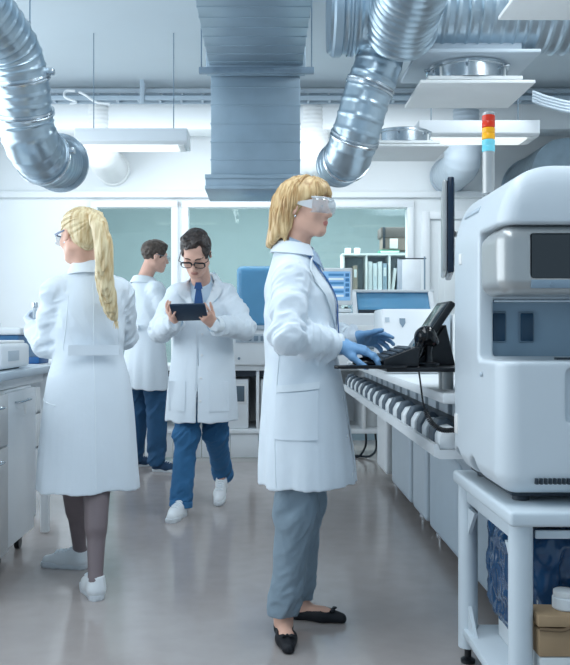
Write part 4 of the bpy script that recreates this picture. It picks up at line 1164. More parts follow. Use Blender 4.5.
# ================================================================== MAN AT THE BACK (turned to the bench)
def man_behind():
    O = np.array([-.985, 7.0, 0.])
    t = thing('person', 'dark haired man in white coat and dark jeans standing turned away behind the tablet reader', 'person', O)
    T = frame((.72, .69, 0)); TX = lambda fn: xf(fn, O, T); fw = lambda x, y, z: O+T@np.array([x, y, z])
    hd = P(155, 256, 7.0); hs = 1.03; H = head_frame((.92, .39, 0), -10)
    z = 1.045
    shR, shL = fw(.165, -.01, 1.425*z), fw(-.165, -.01, 1.425*z)
    elR, elL = fw(.235, .06, 1.20*z), fw(-.235, .06, 1.20*z); wrR, wrL = fw(.13, .29, 1.18*z), fw(-.13, .29, 1.18*z)
    hipR, hipL = fw(.085, 0, .96), fw(-.085, 0, .96); knR, knL = fw(.105, .03, .52), fw(-.13, .02, .52)
    heelR, toeR = fw(.115, -.09, 0), fw(.215, .17, 0); heelL, toeL = fw(-.15, -.10, 0), fw(-.15, .18, 0)
    heelR, toeR = np.array([-.93, 7.0, 0]), np.array([-.68, 6.92, 0]); heelL, toeL = np.array([-1.15, 7.18, 0]), np.array([-.93, 7.32, 0])
    anR, anL = heelR+[.04, -.01, .09], heelL+[.04, .02, .09]
    knR, knL = (hipR+anR)/2+[.02, .02, 0], (hipL+anL)/2+[.02, .02, 0]
    B = Sdf()
    B.u(TX(stack([(.88, 0, .0, .155, .10), (1.05, 0, .0, .15, .105), (1.25, 0, .0, .16, .11), (1.42, 0, -.01, .17, .10), (1.52, 0, -.02, .08, .06)])), .03)
    for a in ((shR, elR, wrR), (shL, elL, wrL)): limb(B, a, [.052, .042, .031])
    for a in ((hipR, knR, anR), (hipL, knL, anL)): limb(B, a, [.075, .046, .034])
    foot_sdf(B, heelR, toeR, .08, 1.0, .86); foot_sdf(B, heelL, toeL, .08, 1.0, .86)
    for W, s in ((wrR, -1), (wrL, 1)):
        hp, _ = hand_prims(W+T[:, 1]*.01, T[:, 1]-[0, 0, .1], (0, 0, -1), s, 1.02)
        for fn, k in hp: B.u(fn, k)
    neck_sdf(B, hd, H, hs, fw(0, -.02, 1.555), .058); head_sdf(B, hd, H, hs, True)
    sdf_obj('body', B, (-1.4, 6.6, -.01), (-.4, 7.6, 1.97), .007, [skin_m, lip_man], t, lambda V, F: lips_idx(V, F, hd, H, hs))
    eyes(t, hd, H, hs)
    C = Sdf(); arms = ((shR, elR, wrR), (shL, elL, wrL))
    coat_shell(C, TX, [(.68, 0, .0, .212, .178), (.85, 0, .0, .208, .168), (1.0, 0, .0, .198, .15), (1.14, 0, .0, .188, .14), (1.30, 0, .0, .195, .138), (1.42, 0, -.006, .180, .126), (1.50, 0, -.016, .13, .106), (1.57, 0, -.022, .080, .078)], arms, [.064, .064, .063, .057, .046])
    f1 = hang_folds(fw(0, 0, 0), 1.1, .7, .018, 6, 42); f2 = sleeve_folds([(shR, elR, .11, 30), (elR, wrR, .10, 36), (shL, elL, .11, 30), (elL, wrL, .1, 36)], .010, 43); f3 = drape(1.05, 1.5, .006, 49, (8, 8, 6))
    C.fold(lambda Pp: f1(Pp)+f2(Pp)+f3(Pp), .03)
    sdf_obj('lab_coat', C, (-1.42, 6.6, .64), (-.45, 7.5, 1.63), .0075, coat_m, t)
    back_collar(fw, t, 1.57, .074, .074, -.012, 138); cuffs(t, ((elR, wrR), (elL, wrL)), .050)
    dB = T[:, 1]; Geo().sheet(patch(C, [fw(-.12, -.4, 1.20), fw(-.12, -.4, 1.155)], [fw(.12, -.4, 1.20), fw(.12, -.4, 1.155)], dB, 4, 14, .006), .006).build('half_belt', coat_trim, t)
    R = Sdf(); limb(R, [hipR, knR, anR], [.110, .085, .074], .03); limb(R, [hipL, knL, anL], [.110, .085, .074], .03)
    R.fold(sleeve_folds([(hipR, knR, .15, 18), (knR, anR, .12, 22), (hipL, knL, .15, 18), (knL, anL, .12, 22)], .009, 53), .02)
    R.inter(lambda Pp: .045-Pp[:, 2], .004)
    sdf_obj('jeans', R, (-1.35, 6.75, .0), (-.6, 7.45, .95), .007, jeans_d, t)
    ns = mat('navy_canvas', '#22405F', .7, var=.05)
    sneaker(t, heelR, toeR, m=ns, ms=sole_m, h=.0065); sneaker(t, heelL, toeL, m=ns, ms=sole_m, h=.0065)
    A = Sdf(); X = lambda fn: xf(fn, hd, H, hs)
    A.u(X(ell((0, -.014, .034), (.082, .106, .096))), .02); A.u(X(ell((0, .03, .095), (.06, .055, .028))), .03)
    A.sub(X(ell((0, .108, -.020), (.095, .070, .090))), .01); A.sub(X(half((0, -.30, 1), -.045)), .02)
    for x in (-1, 1): A.sub(X(ell((x*.082, .0, -.03), (.022, .034, .046))), .006)
    A.fold(lambda Pp: .005*ridge((Pp-hd)*36, 14), .012)
    sdf_obj('hair', A, hd-[.16, .17, .15], hd+[.16, .17, .2], .006, hair_brown, t)
    q = lambda x, y, z: hd+H@np.array([x, y, z])*hs; g = Geo()
    for x in (-1, 1):
        a = np.linspace(0, 2*np.pi, 18); g.tube([q(x*.034+.024*math.cos(b), .110, -.004+.017*math.sin(b)) for b in a], .0018, 6, False)
        g.tube([q(x*.058, .106, .004), q(x*.081, .08, .006), q(x*.083, -.02, .003)], .0018, 6)
    g.tube([q(-.01, .112, .004), q(.01, .112, .004)], .0018, 6); gl = g.build('glasses', mid_grey, t)
    for x in (-1, 1): Geo().lathe(q(x*.034, .109, -.004), [(.022, 0), (.022, .001)], 16, H[:, 1]).build('lens', glass_lens, gl)
    return t
man_behind()
# ================================================================== RIGHT FOREGROUND: analyser on its table
def analyser():
    t = thing('laboratory_analyser', 'large rounded white benchtop analyser with silver canopy on the white table', 'lab analyser', (1.0, 2.65, .662))
    S = Sdf()
    S.u(rbox((1.10, 2.65, 1.150), (.452, .305, .462), .062), .0)
    n = unit((-.16, 0, .13)); S.inter(half(n, float(n@np.array([.665, 0, 1.535]))), .07)
    n = unit((0, -.25, .12)); S.inter(half(n, float(n@np.array([0, 2.35, 1.555]))), .03)
    S.sub(rbox((1.15, 2.36, 1.250), (.70, .225, .190), .012), .012)
    S.sub(rbox((1.15, 2.60, 1.155), (.455, .06, .088), .008), .006)
    for y in (2.87, 2.66): S.sub(cap((.60, y, .690), (.75, y, .690), .060), .006)
    S.sub(rbox((.862, 2.34, .965), (.030, .035, .075), .015), .008)
    V, F = S.mesh((.60, 2.28, .66), (1.60, 3.0, 1.64), .006)
    b = link_mesh('housing', V, F, analyser_plastic, t, True, 180)
    g = Geo()
    for i in range(60): g.box((.745+i*.0125, .7515+i*.0125), (2.335, 2.352), (.722, .738))
    g.build('vent_slots', dark_grey, b)
    Geo().box((.70, 1.5), (2.42, 2.90), (.672, .745), .01).build('notch_shade_block', dark_grey, t)  # dark box put behind the notches so they look shaded
    # canopy
    C = Sdf(); C.u(rbox((1.10, 2.465, 1.342), (.452, .118, .097), .045), 0)
    n = unit((0, .5, 1)); C.inter(half(n, float(n@np.array([0, 2.53, 1.43]))), .02)
    C.sub(rbox((1.15, 2.36, 1.352), (.415, .06, .062), .008), .004)
    V, F = C.mesh((.60, 2.30, 1.20), (1.60, 2.62, 1.46), .006); c = link_mesh('canopy', V, F, alu, t, True, 180)
    Geo().box((.738, 1.545), (2.354, 2.360), (1.288, 1.416), .002).build('window', glass_dark, c)
    g = Geo().box((.80, 1.5), (2.44, 2.46), (1.29, 1.41), .004).cyl((.9, 2.40, 1.31), (.9, 2.40, 1.38), .02).box((.95, 1.2), (2.38, 2.43), (1.29, 1.36), .01)
    g.build('sampler_arm', dark_grey, c)
    Geo().box((.735, 1.545), (2.343, 2.356), (1.262, 1.286), .003).cyl((.79, 2.34, 1.274), (.79, 2.345, 1.274), .005, n=10).build('lower_bezel', mid_grey, c)
    # recess back wall with its slots
    g = Geo().box((.66, 1.53), (2.63, 2.65), (1.065, 1.245)); iw = g.build('recess_panel', teal_dark, t)
    for x in (.722, .808, 1.05, 1.25):
        s = Geo().box((x-.024, x+.024), (2.622, 2.632), (1.108, 1.205), .012).build('slot_frame', mid_grey, iw)
        g = Geo().box((x-.020, x+.020), (2.618, 2.626), (1.113, 1.200), .008); o = g.build('slot_window', mat('slot_blue', '#24465F', .25, var=.1), iw)
    Geo().box((.70, 1.53), (2.600, 2.632), (1.232, 1.243), .003).build('guide_rail', chrome, t)
    g = Geo().box((.86, .94), (2.50, 2.53), (1.058, 1.066), .002).box((.99, 1.1), (2.50, 2.53), (1.058, 1.066), .002); g.build('deck_clips', dark_grey, t)
    # side marks
    Geo().box((.6445, .649), (2.855, 2.895), (.80, .865), .001).build('rating_label', mat('label_white', '#F4F4F2', .5), t)
    Geo().box((.6445, .650), (2.80, 2.83), (1.365, 1.40), .001).build('side_label', mat('label_white', '#F4F4F2', .5), t)
    Geo().lathe((.645, 2.53, 1.015), [(.007, 0), (.007, .004), (.004, .006)], 14, (-1, 0, 0)).build('side_screw', cool_plastic, t)
    g = Geo()
    d = unit((.16, 0, .13)); 
    for k, (y0, y1) in enumerate(((2.66, 2.84), (2.70, 2.80))):
        p = np.array([.672+.035*k, 0, 1.522+.043*k]); nn = unit((-.16*.8, 0, .13))
        g.box((p[0]-.004, p[0]+.02), (y0, y1), (p[2]-.012, p[2]+.012), .003, R=rotm('Y', 38))
    g.build('air_grille', cool_plastic, t)
    g = Geo()
    for x in (.74, 1.46):
        for y in (2.46, 2.86): g.cyl((x, y, .658), (x, y, .70), .025, n=16)
    g.build('foot', dark_grey, t)
    # stack light on the roof
    s = thing('signal_light', 'signal light tower with red, amber and teal segments standing on the analyser roof', 'signal light', (.695+.02, 2.72, 1.60))
    x, y = .715, 2.72
    Geo().cyl((x, y, 1.585), (x, y, 1.717), .019, n=24).build('pole', alu, s)
    def seg(nm, z0, z1, m): Geo().lathe((x, y, z0), [(.0185, 0), (.0205, .002), (.0205, (z1-z0)*.45), (.0195, (z1-z0)*.5), (.0205, (z1-z0)*.55), (.0205, z1-z0-.002), (.0185, z1-z0)], 24).build(nm, m, s)
    seg('teal_lamp', 1.717, 1.756, mat('lamp_teal', '#3BA7BE', .2, emit='#9FE8F2', estr=.35))
    seg('amber_lamp', 1.757, 1.794, mat('lamp_amber', '#F0AE20', .2, emit='#F0A010', estr=.15))
    seg('red_lamp', 1.795, 1.834, mat('lamp_red', '#D03A22', .2, emit='#D03018', estr=.12))
    Geo().lathe((x, y, 1.834), [(.0195, 0), (.0195, .006), (.015, .010), (.002, .011)], 24).build('cap', alu, s)
analyser()

def table():
    t = thing('equipment_table', 'white metal equipment table with round legs carrying the large analyser', 'table', (1.05, 2.65, 0))
    x0, x1, y0, y1 = .660, 1.56, 2.285, 2.99
    Geo().box((x0, x1), (y0, y1), (.615, .657), .010, 3).build('tabletop', table_white, t)
    for x, y in ((x0+.042, y0+.05), (x0+.042, y1-.05), (x1-.05, y0+.05), (x1-.05, y1-.05)):
        l = Geo().cyl((x, y, .055), (x, y, .62), .033, n=28).build('leg', table_white, t)
        Geo().cyl((x, y, 0), (x, y, .055), .012, n=14).lathe((x, y, 0), [(.025, 0), (.025, .012), (.012, .02)], 18).build('levelling_foot', black_plastic, l)
    Geo().box((x0+.02, x1-.02), (y0+.03, y1-.03), (.095, .125), .006).build('lower_shelf', table_white, t)
    g = Geo(); g.box((x0+.03, x0+.05), (y0+.08, y1-.08), (.56, .617), .004).box((x0+.08, x1-.08), (y1-.06, y1-.04), (.56, .617), .004).box((x0+.08, x1-.08), (y0+.04, y0+.05), (.575, .598), .003)
    g.build('apron', table_white, t)
    for y, sg in ((y1-.085, -1), (y0+.085, 1)):
        g = Geo().prism([(y, .54), (y+sg*.09, .54), (y, .45)], x0+.034, x0+.046, 'x'); g.build('gusset', table_white, t)
    for y, sg in ((y1-.085, -1),):
        Geo().prism([(y, .125), (y+sg*.09, .125), (y, .205)], x0+.034, x0+.046, 'x').build('gusset', table_white, t)
    b = tag(Geo().box((.70, .745), (2.985, 3.02), (.40, .52), .006).box((.706, .739), (2.978, 2.986), (.41, .51), .003).box((.716, .729), (2.972, 2.98), (.43, .455), .002).build('socket_box', white_plastic), 'small white power socket box behind the rear table leg', 'socket box')
    # bin with a dark liner
    w = thing('waste_bin', 'white waste bin with dark blue plastic liner under the analyser table', 'bin', (.95, 2.66, .125))
    g = Geo(); g.prism([(.80, .125), (.78, .42), (.795, .42), (.815, .14), (1.285, .14), (1.305, .42), (1.32, .42), (1.30, .125)], 2.45, 2.465, 'y')
    g.box((.785, .80), (2.45, 2.86), (.125, .40), .004).box((1.30, 1.315), (2.45, 2.86), (.125, .40), .004).box((.79, 1.31), (2.85, 2.865), (.125, .40), .004).box((.79, 1.31), (2.45, 2.465), (.125, .40), .004).box((.79, 1.31), (2.45, 2.86), (.125, .14))
    g.build('bin_body', white_plastic, w)
    B = Sdf(); B.u(rbox((1.04, 2.67, .38), (.285, .215, .175), .06), 0)
    B.u(rbox((.80, 2.60, .42), (.055, .15, .10), .04), .04); B.u(rbox((1.05, 2.475, .42), (.26, .03, .13), .03), .04)
    def fo(Pp): return .016*ridge(Pp*[9, 9, 6], 3)+.010*ridge(Pp*[17, 17, 9]+3, 8)+.005*ridge(Pp*[40, 40, 22], 9)
    B.fold(fo, .04); B.inter(lambda Pp: Pp[:, 2]-.565, .01)
    V, F = B.mesh((.66, 2.33, .12), (1.42, 3.0, .60), .007)
    link_mesh('bin_liner', V, F, mat('dark_blue_film', '#1E466C', .13, var=.12, vscale=10, coat=.3), w, True, 60)
    c = thing('cardboard_box', 'brown cardboard box with torn flap on the lower table shelf', 'box', (.9, 2.34, .262))
    cb = mat('cardboard', '#A98F70', .8, var=.06, vscale=12); cb2 = mat('cardboard_edge', '#7B664E', .8, var=.08)
    Geo().box((.742, 1.12), (2.30, 2.395), (.262, .335), .003).build('box_body', cb, c)
    Geo().box((.738, 1.12), (2.294, 2.395), (.342, .372), .002, R=rotm('Y', 1.0)).build('box_lid', cb, c)
    Geo().tube(spline([(.742, 2.296, .338), (.80, 2.293, .336), (.83, 2.293, .343), (.90, 2.293, .334), (1.0, 2.293, .339)], 6), .005, 8).build('torn_edge', cb2, c)
    tag(Geo().box((.745, 1.14), (2.30, 2.40), (.126, .260), .004).build('carton', mat('carton_white', '#D9DEDF', .6, var=.03)), 'white carton beneath the brown cardboard box on the lower shelf', 'box')
    v = thing('plastic_jar', 'white plastic jar lying on top of the brown cardboard box', 'jar', (.83, 2.36, .375))
    Geo().lathe((.832, 2.36, .374), [(.030, 0), (.034, .004), (.034, .032), (.028, .036)], 24).build('jar_body', white_plastic, v)
    g = Geo().lathe((.832, 2.36, .410), [(.030, 0), (.031, .002), (.031, .014), (.028, .016)], 24); g.build('lid', plate_m, v)
table()

# ================================================================== SAMPLE TRACK LINE
def track():
    XF = .93
    spans = ((6.32, 6.80, 'farthest track cabinet, panel coloured paler as if lit, under the sample rack'), (5.26, 6.02, 'pale grey track cabinet right of the wide dark gap'), (4.74, 5.16, 'narrow grey track cabinet third along from the far end'),
             (3.92, 4.64, 'grey track cabinet right of the narrow dark gap with silver foot'), (3.05, 3.86, 'grey track cabinet closest to the analyser table'))
    for i, (a, b, lab) in enumerate(spans):
        t = thing('track_cabinet', lab, 'lab cabinet', ((XF+1.5)/2, (a+b)/2, 0), 'cabinets under the sample track')
        m = (white_plastic, cool_plastic, cool_plastic, panel_grey, panel_grey)[i]  # panel colour goes darker from far to near, imitating the fall of light
        Geo().box((XF+.02, 1.55), (a+.01, b+(.28, .26, .02, .03, .02)[i] if i else b-.01), (.09, .68), .01).build('carcass', dark_grey, t)  # dark and lengthened as filler, painting shade into the gaps between cabinets
        S = Sdf(); S.u(rbox((XF, (a+b)/2, .38), (.035, (b-a)/2, .30), .025), 0); S.u(rbox((XF-.030, (a+b)/2, .62), (.045, (b-a)/2, .060), .03), .06)
        V, F = S.mesh((XF-.12, a-.03, .04), (XF+.07, b+.03, .84), .012); link_mesh('front_panel', V, F, m, t, True, 180)
        for y in (a+.05,):
            Geo().lathe((XF+.06, y, 0), [(.026, 0), (.026, .012), (.012, .02), (.012, .10)], 18).build('foot', chrome, t)
    r = thing('sample_rack', 'long sample track rack with a row of grey tube holders along its edge', 'sample rack', (.78, 4.75, .70))
    y0, y1 = 3.02, 6.55
    Geo().box((.632, 1.55), (y0, y1), (.885, .925), .008).build('ledge', white_plastic, r)
    g = Geo().box((.80, .83), (y0, y1), (.72, .885)); g.build('backboard', mid_grey, r)
    n = 14
    for i in range(n):
        y = y0+.12+(y1-y0-.2)*i/(n-1)
        Geo().box((.765, .80), (y-.09, y+.085), (.765, .885), .006).build('fascia_slat', cool_plastic, r)
    Geo().prism([(.600, .700), (.600, .742), (.615, .742), (.622, .722), (.90, .722), (.90, .69), (.62, .69)], y0, y1, 'y').build('trough', white_plastic, r)
    for i in range(n):
        y = y0+.12+(y1-y0-.2)*i/(n-1)
        pr = [(.622, .723), (.622, .770), (.640, .800), (.668, .806), (.690, .786), (.698, .723)]
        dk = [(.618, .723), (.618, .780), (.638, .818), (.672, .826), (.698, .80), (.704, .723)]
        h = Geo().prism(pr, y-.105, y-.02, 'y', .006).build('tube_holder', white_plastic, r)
        Geo().prism(dk, y-.018, y+.075, 'y', .006).build('holder_shade_block', mat('holder_shadow', '#4C5965', .5), h)  # dark prism stands in for the shade round each holder
    Geo().box((.706, .765), (y0, y1), (.722, .80)).build('cable_rail', dark_grey, r)
    # end cover by the analyser
    tag(Geo().box((.735, 1.2), (3.06, 3.32), (.926, 1.035), .03, 4).build('track_cover', cool_plastic), 'rounded pale end cover on the track ledge, half hidden by analyser', 'cover')
    # keyboard platform on its arm
    p = thing('keyboard_tray', 'black swing-out tray under the gloved hand at the sample track', 'tray', (.45, 3.1, 1.0))
    Geo().prism([(.243, 3.0), (.255, 2.985), (.50, 2.985), (.505, 3.22), (.315, 3.22), (.30, 3.08)], 1.012, 1.024, 'z', .003).build('mouse_plate', black_gloss, p)
    Geo().box((.43, .72), (3.00, 3.36), (1.000, 1.016), .004).build('platform', black_plastic, p)
    Geo().cyl((.69, 3.24, .925), (.69, 3.24, 1.002), .028, n=20).build('pivot_post', alu, p)
    m = thing('computer_mouse', 'black computer mouse on the tray beneath the gloved right hand', 'mouse', (.375, 3.09, 1.024))
    S = Sdf(); S.u(ell((.372, 3.085, 1.026), (.056, .032, .026)), 0); S.inter(lambda Pp: 1.0245-Pp[:, 2], .002)
    V, F = S.mesh((.30, 3.04, 1.01), (.44, 3.13, 1.06), .004); link_mesh('mouse_shell', V, F, black_gloss, m, True, 180)
    Geo().cyl((.400, 3.082, 1.048), (.400, 3.088, 1.048), .006, n=12).build('scroll_wheel', mid_grey, m)
    k = thing('keyboard', 'thick black keyboard terminal on the tray between hands and scanner', 'keyboard', (.5, 3.15, 1.016))
    Geo().prism([(.425, 1.017), (.425, 1.045), (.535, 1.088), (.55, 1.088), (.55, 1.017)], 3.03, 3.34, 'y', .004).build('keyboard_body', black_plastic, k)
    R = rotm('Y', -21.3); g = Geo()
    for i in range(4):
        for j in range(11):
            c = np.array([.436+.0255*i, 3.05+.0265*j, 0]); z = 1.045+(c[0]-.425)*.391
            g = Geo().box((c[0]-.010, c[0]+.010), (c[1]-.010, c[1]+.010), (z-.001, z+.008), .002, R=R)
            g.build('key', mat('key_cap', '#4A545E', .4), k)
    s = thing('barcode_scanner', 'black handheld barcode scanner resting upright in its stand on the tray', 'scanner', (.57, 3.12, 1.016))
    S = Sdf(); hc = np.array([.583, 3.10, 1.128])
    S.u(ell(hc, (.037, .040, .034)), .01); S.u(cap(hc+[-.012, 0, -.012], [.548, 3.08, 1.050], .020, .015), .02); S.u(cap(hc+[.01, 0, .004], hc+[.034, .01, -.02], .026, .020), .02)
    V, F = S.mesh((.50, 3.03, 1.01), (.66, 3.18, 1.19), .004); so = link_mesh('scanner_body', V, F, black_gloss, s, True, 180)
    Geo().lathe((.60, 3.12, 1.0165), [(.04, 0), (.04, .010), (.015, .016), (.012, .05), (.018, .085)], 24).build('stand', black_plastic, s)
    Geo().box((.612, .622), (3.085, 3.125), (1.095, 1.125), .003, R=rotm('Y', 25)).build('scan_window', mat('scan_red', '#3A1418', .1), so)
    a = spline([(.548, 3.07, 1.046), (.545, 3.00, .99), (.55, 2.985, .93), (.556, 2.985, .89), (.563, 2.985, .868)], 8)
    b = spline([(.563, 2.985, .868), (.58, 2.985, .83), (.615, 2.99, .800), (.66, 3.0, .795), (.72, 3.02, .80), (.78, 3.05, .83)], 60)
    s_ = np.r_[0, np.cumsum(np.linalg.norm(np.diff(b, axis=0), axis=1))]; T = np.gradient(b, axis=0); T /= np.linalg.norm(T, axis=1)[:, None]
    N = np.cross(T, [0, 1, 0]); Bn = np.cross(T, N); ph = s_/.0062*2*np.pi
    coil = b+.0075*(np.cos(ph)[:, None]*N+np.sin(ph)[:, None]*Bn)
    Geo().tube(a, .0032, 8).build('cord', black_plastic, s); Geo().tube(coil, .0026, 6).build('coiled_cord', black_plastic, s)
    q = thing('touch_terminal', 'black tilted touch screen terminal next to the barcode scanner', 'screen', (.63, 3.25, 1.016))
    R = rotm('Y', 34)
    pv = (.552, 3.2, 1.03)
    Geo().box((.540, .566), (3.17, 3.42), (1.02, 1.30), .006, R=R, piv=pv).build('bezel', black_plastic, q)
    Geo().box((.5385, .541), (3.185, 3.405), (1.05, 1.285), .001, R=R, piv=pv).build('screen', black_gloss, q)
    Geo().prism([(.545, 1.017), (.60, 1.06), (.68, 1.17), (.715, 1.017)], 3.19, 3.36, 'y', .004).build('base', black_plastic, q)
    w = thing('monitor', 'tall slim black monitor seen edge-on beside the analyser', 'monitor', (.69, 3.35, 1.35))
    R = rotm('Z', -11.0); pv = (.694, 3.33, 1.53); dx = .016
    Geo().box((.692, .710), (3.10, 3.56), (1.365, 1.70), .010, R=R, piv=pv).build('back_cover', alu, w)
    Geo().box((.710, .734), (3.095, 3.565), (1.358, 1.708), .006, R=R, piv=pv).build('bezel', mat('bezel_navy', '#17273A', .2, var=.05), w)
    Geo().box((.733, .7355), (3.115, 3.545), (1.385, 1.69), .001, R=R, piv=pv).build('screen', black_gloss, w)
    g = Geo()
    for i in range(4): g.cyl((.765, 3.105, 1.400+.016*i), (.765, 3.098, 1.400+.016*i), .0028, n=8)
    g.build('buttons', mid_grey, w)
    Geo().cyl((.85, 3.42, .925), (.85, 3.42, 1.56), .018, n=18).cyl((.85, 3.42, 1.53), (.745, 3.36, 1.53), .014, n=14).lathe((.85, 3.42, .926), [(.06, 0), (.06, .012), (.02, .02)], 22).build('mount_arm', alu, w)
    # bench printer with its cards
    d = thing('tube_labeller', 'white sloping-front labelling machine with grey shield emblem on the track', 'lab machine', (.8, 4.6, .926))
    Geo().prism([(4.42, .926), (4.42, 1.06), (4.50, 1.265), (4.80, 1.265), (4.80, .926)], .615, .905, 'x', .012).build('housing', white_plastic, d)
    Geo().box((.60, .92), (4.34, 4.46), (1.035, 1.055), .006).build('front_lip', white_plastic, d)
    def onface(u, v): return np.array([u, 4.42+.08*(v-1.06)/.205-.004, v])
    g = Geo(); pts = [(.708, 1.215), (.738, 1.215), (.738, 1.19), (.722, 1.165), (.708, 1.19)]
    V = [onface(*p) for p in pts]+[onface(*p)+[0, .006, 0] for p in pts]; n5 = 5
    g.mesh(V, [tuple(range(5)), tuple(range(9, 4, -1))]+[(i, (i+1) % 5, 5+(i+1) % 5, 5+i) for i in range(5)]); g.build('shield_emblem', mid_grey, d)
    g = Geo(); V = [onface(*p) for p in ((.632, 1.22), (.655, 1.22), (.655, 1.195), (.632, 1.195))]; V += [v+[0, .006, 0] for v in V]
    g.mesh(V, [(0, 1, 2, 3), (7, 6, 5, 4), (0, 1, 5, 4), (1, 2, 6, 5), (2, 3, 7, 6), (3, 0, 4, 7)]); g.build('small_plate', cool_plastic, d)
    g = Geo(); V = [onface(*p) for p in ((.840, 1.20), (.862, 1.13), (.862, 1.09), (.840, 1.09))]; V += [v+[0, .006, 0] for v in V]
    g.mesh(V, [(0, 1, 2, 3), (7, 6, 5, 4), (0, 1, 5, 4), (1, 2, 6, 5), (2, 3, 7, 6), (3, 0, 4, 7)]); g.build('side_vent', mid_grey, d)
    for i, lab in enumerate(('white card box leaning against the right side of the labelling machine', 'second white card box between labelling machine and monitor pole')):
        tag(Geo().box((.925+.052*i, .965+.052*i), (4.42, 4.66), (.926, 1.255-.02*i), .006).build('card_box', plate_m if i else cool_plastic), lab, 'box')
track()
# ================================================================== BACK BENCH
def back_bench():
    b = thing('lab_bench', 'long white laboratory bench with open lower bays along the glass partition', 'bench', (.2, 7.95, 0))
    x0, x1, y0, y1 = -1.35, 1.62, 7.6, 8.35
    Geo().box((x0, x1), (y0-.03, y1), (.80, .845), .006).build('worktop', white_plastic, b)
    Geo().box((x0, x1), (y0, y1), (.235, .275), .004).build('lower_shelf', white_plastic, b)
    Geo().box((x0, x1), (y1-.02, y1), (.275, .80)).build('back_panel', white_paint, b)
    for x in (-1.35, -.55, -.08, .36, .87, 1.25, 1.59): Geo().box((x, x+.03), (y0, y1-.02), (.275, .80), .003).build('divider', white_plastic, b)
    for i in range(8):
        xx = -1.33+i*.255
        if xx+.25 < .66: Geo().box((xx, xx+.248), (y0+.02, y0+.06), (.02, .232), .004).build('plinth_panel', white_plastic, b)
    for x in (.70, 1.55): Geo().box((x, x+.04), (y0+.03, y1), (0, .235), .003).build('leg', white_plastic, b)
    Geo().box((x0, .36), (y0+.02, y0+.03), (.745, .80)).build('gap_shade_strip', dark_grey, b)  # dark strip painted in for the shade below the worktop
    # boxes in the open bays
    for x, lab in ((-.52, 'white instrument module with grey window in the bay behind the tablet reader'), (-.04, 'white instrument module with grey window in the bay left of the goggled woman')):
        t = thing('instrument_module', lab, 'instrument', (x+.2, 7.7, .276), 'instrument modules under the bench')
        Geo().box((x, x+.37), (7.64, 8.2), (.276, .72), .008).build('module_body', white_plastic, t)
        Geo().box((x+.02, x+.17), (7.63, 7.645), (.50, .68), .004).box((x+.20, x+.35), (7.63, 7.645), (.50, .68), .004).build('window_frame', plate_m, t)
        Geo().box((x+.04, x+.155), (7.624, 7.634), (.52, .66), .003).box((x+.215, x+.335), (7.624, 7.634), (.52, .66), .003).build('window', mat('smoked_window', '#5E6F7B', .2, var=.1), t)
        Geo().box((x+.25, x+.28), (7.632, 7.642), (.37, .42), .003).build('latch', cool_plastic, t)
    v = thing('reagent_bottle', 'white plastic bottle standing in an open bay of the back bench', 'bottle', (.985, 7.9, .276))
    Geo().lathe((.985, 7.86, .276), [(.075, 0), (.08, .01), (.08, .22), (.06, .26), (.03, .28), (.03, .30)], 24).build('bottle_body', plate_m, v)
    Geo().lathe((.985, 7.86, .575), [(.034, 0), (.034, .03), (.03, .034)], 20).build('bottle_cap', mid_grey, v)
    tag(Geo().box((1.08, 1.22), (7.7, 7.95), (.276, .40), .01).build('storage_tub', cool_plastic), 'pale storage tub beside the white bottle under the back bench', 'tub')
    for i, (p, lab) in enumerate((([(.80, 7.75, .012), (.86, 7.72, .02), (.93, 7.85, .10), (.96, 8.1, .20)], 'dark cable looping on the floor under the back bench'), ([(.83, 7.78, .012), (.95, 7.7, .02), (1.02, 7.8, .08), (1.05, 8.1, .18)], 'dark cable rising beside the first under the bench'))):
        tag(Geo().tube(spline(p, 10), .010, 8).build('floor_cable', dark_grey), lab, 'cable')

    a = thing('laboratory_analyser', 'white analyser with tall blue hood between tablet reader and goggled woman', 'lab analyser', (-.0, 7.9, .845))
    Geo().box((-.62, .40), (7.52, 8.25), (.846, 1.19), .02, 3).build('housing', white_plastic, a)
    Geo().box((-.62, .40), (7.50, 7.55), (1.16, 1.20), .008).build('front_ledge', cool_plastic, a)
    Geo().box((-.26, .02), (7.505, 7.525), (1.05, 1.125), .006).build('key_panel', cool_plastic, a)
    for i in range(4): Geo().box((-.22+i*.06, -.18+i*.06), (7.497, 7.507), (1.065, 1.11), .004).build('key', mid_grey, a)
    Geo().lathe((-.23, 7.52, .91), [(.012, 0), (.012, .006)], 14, (0, -1, 0)).build('lock', mid_grey, a)
    S = Sdf(); S.u(rbox((.03, 7.84, 1.46), (.285, .27, .275), .05), 0); S.sub(rbox((.03, 7.84, 1.45), (.272, .257, .262), .045), 0)
    S.inter(lambda Pp: 1.20-Pp[:, 2], .0)
    V, F = S.mesh((-.30, 7.52, 1.15), (.36, 8.15, 1.77), .014); link_mesh('hood', V, F, mat('blue_acrylic', '#6FB0DA', .10, spec=.6, var=.03, alpha=.72), a, True, 60)
    g = Geo().box((-.22, .28), (7.62, 8.06), (1.19, 1.30), .02).box((-.15, .2), (7.75, 7.82), (1.30, 1.55), .02); g.build('robot_arm', cool_plastic, a)
    m = thing('touch_monitor', 'white framed touch monitor with blue menu next to the goggled woman', 'monitor', (.62, 7.3, 1.31))
    Geo().box((.478, .752), (7.30, 7.345), (1.375, 1.695), .012, 3).build('bezel', white_plastic, m)
    sc = Geo().box((.50, .732), (7.296, 7.302), (1.415, 1.665), .002).build('screen', mat('screen_blue', '#7FB2DC', .2, emit='#8DBCE2', estr=.35), m)
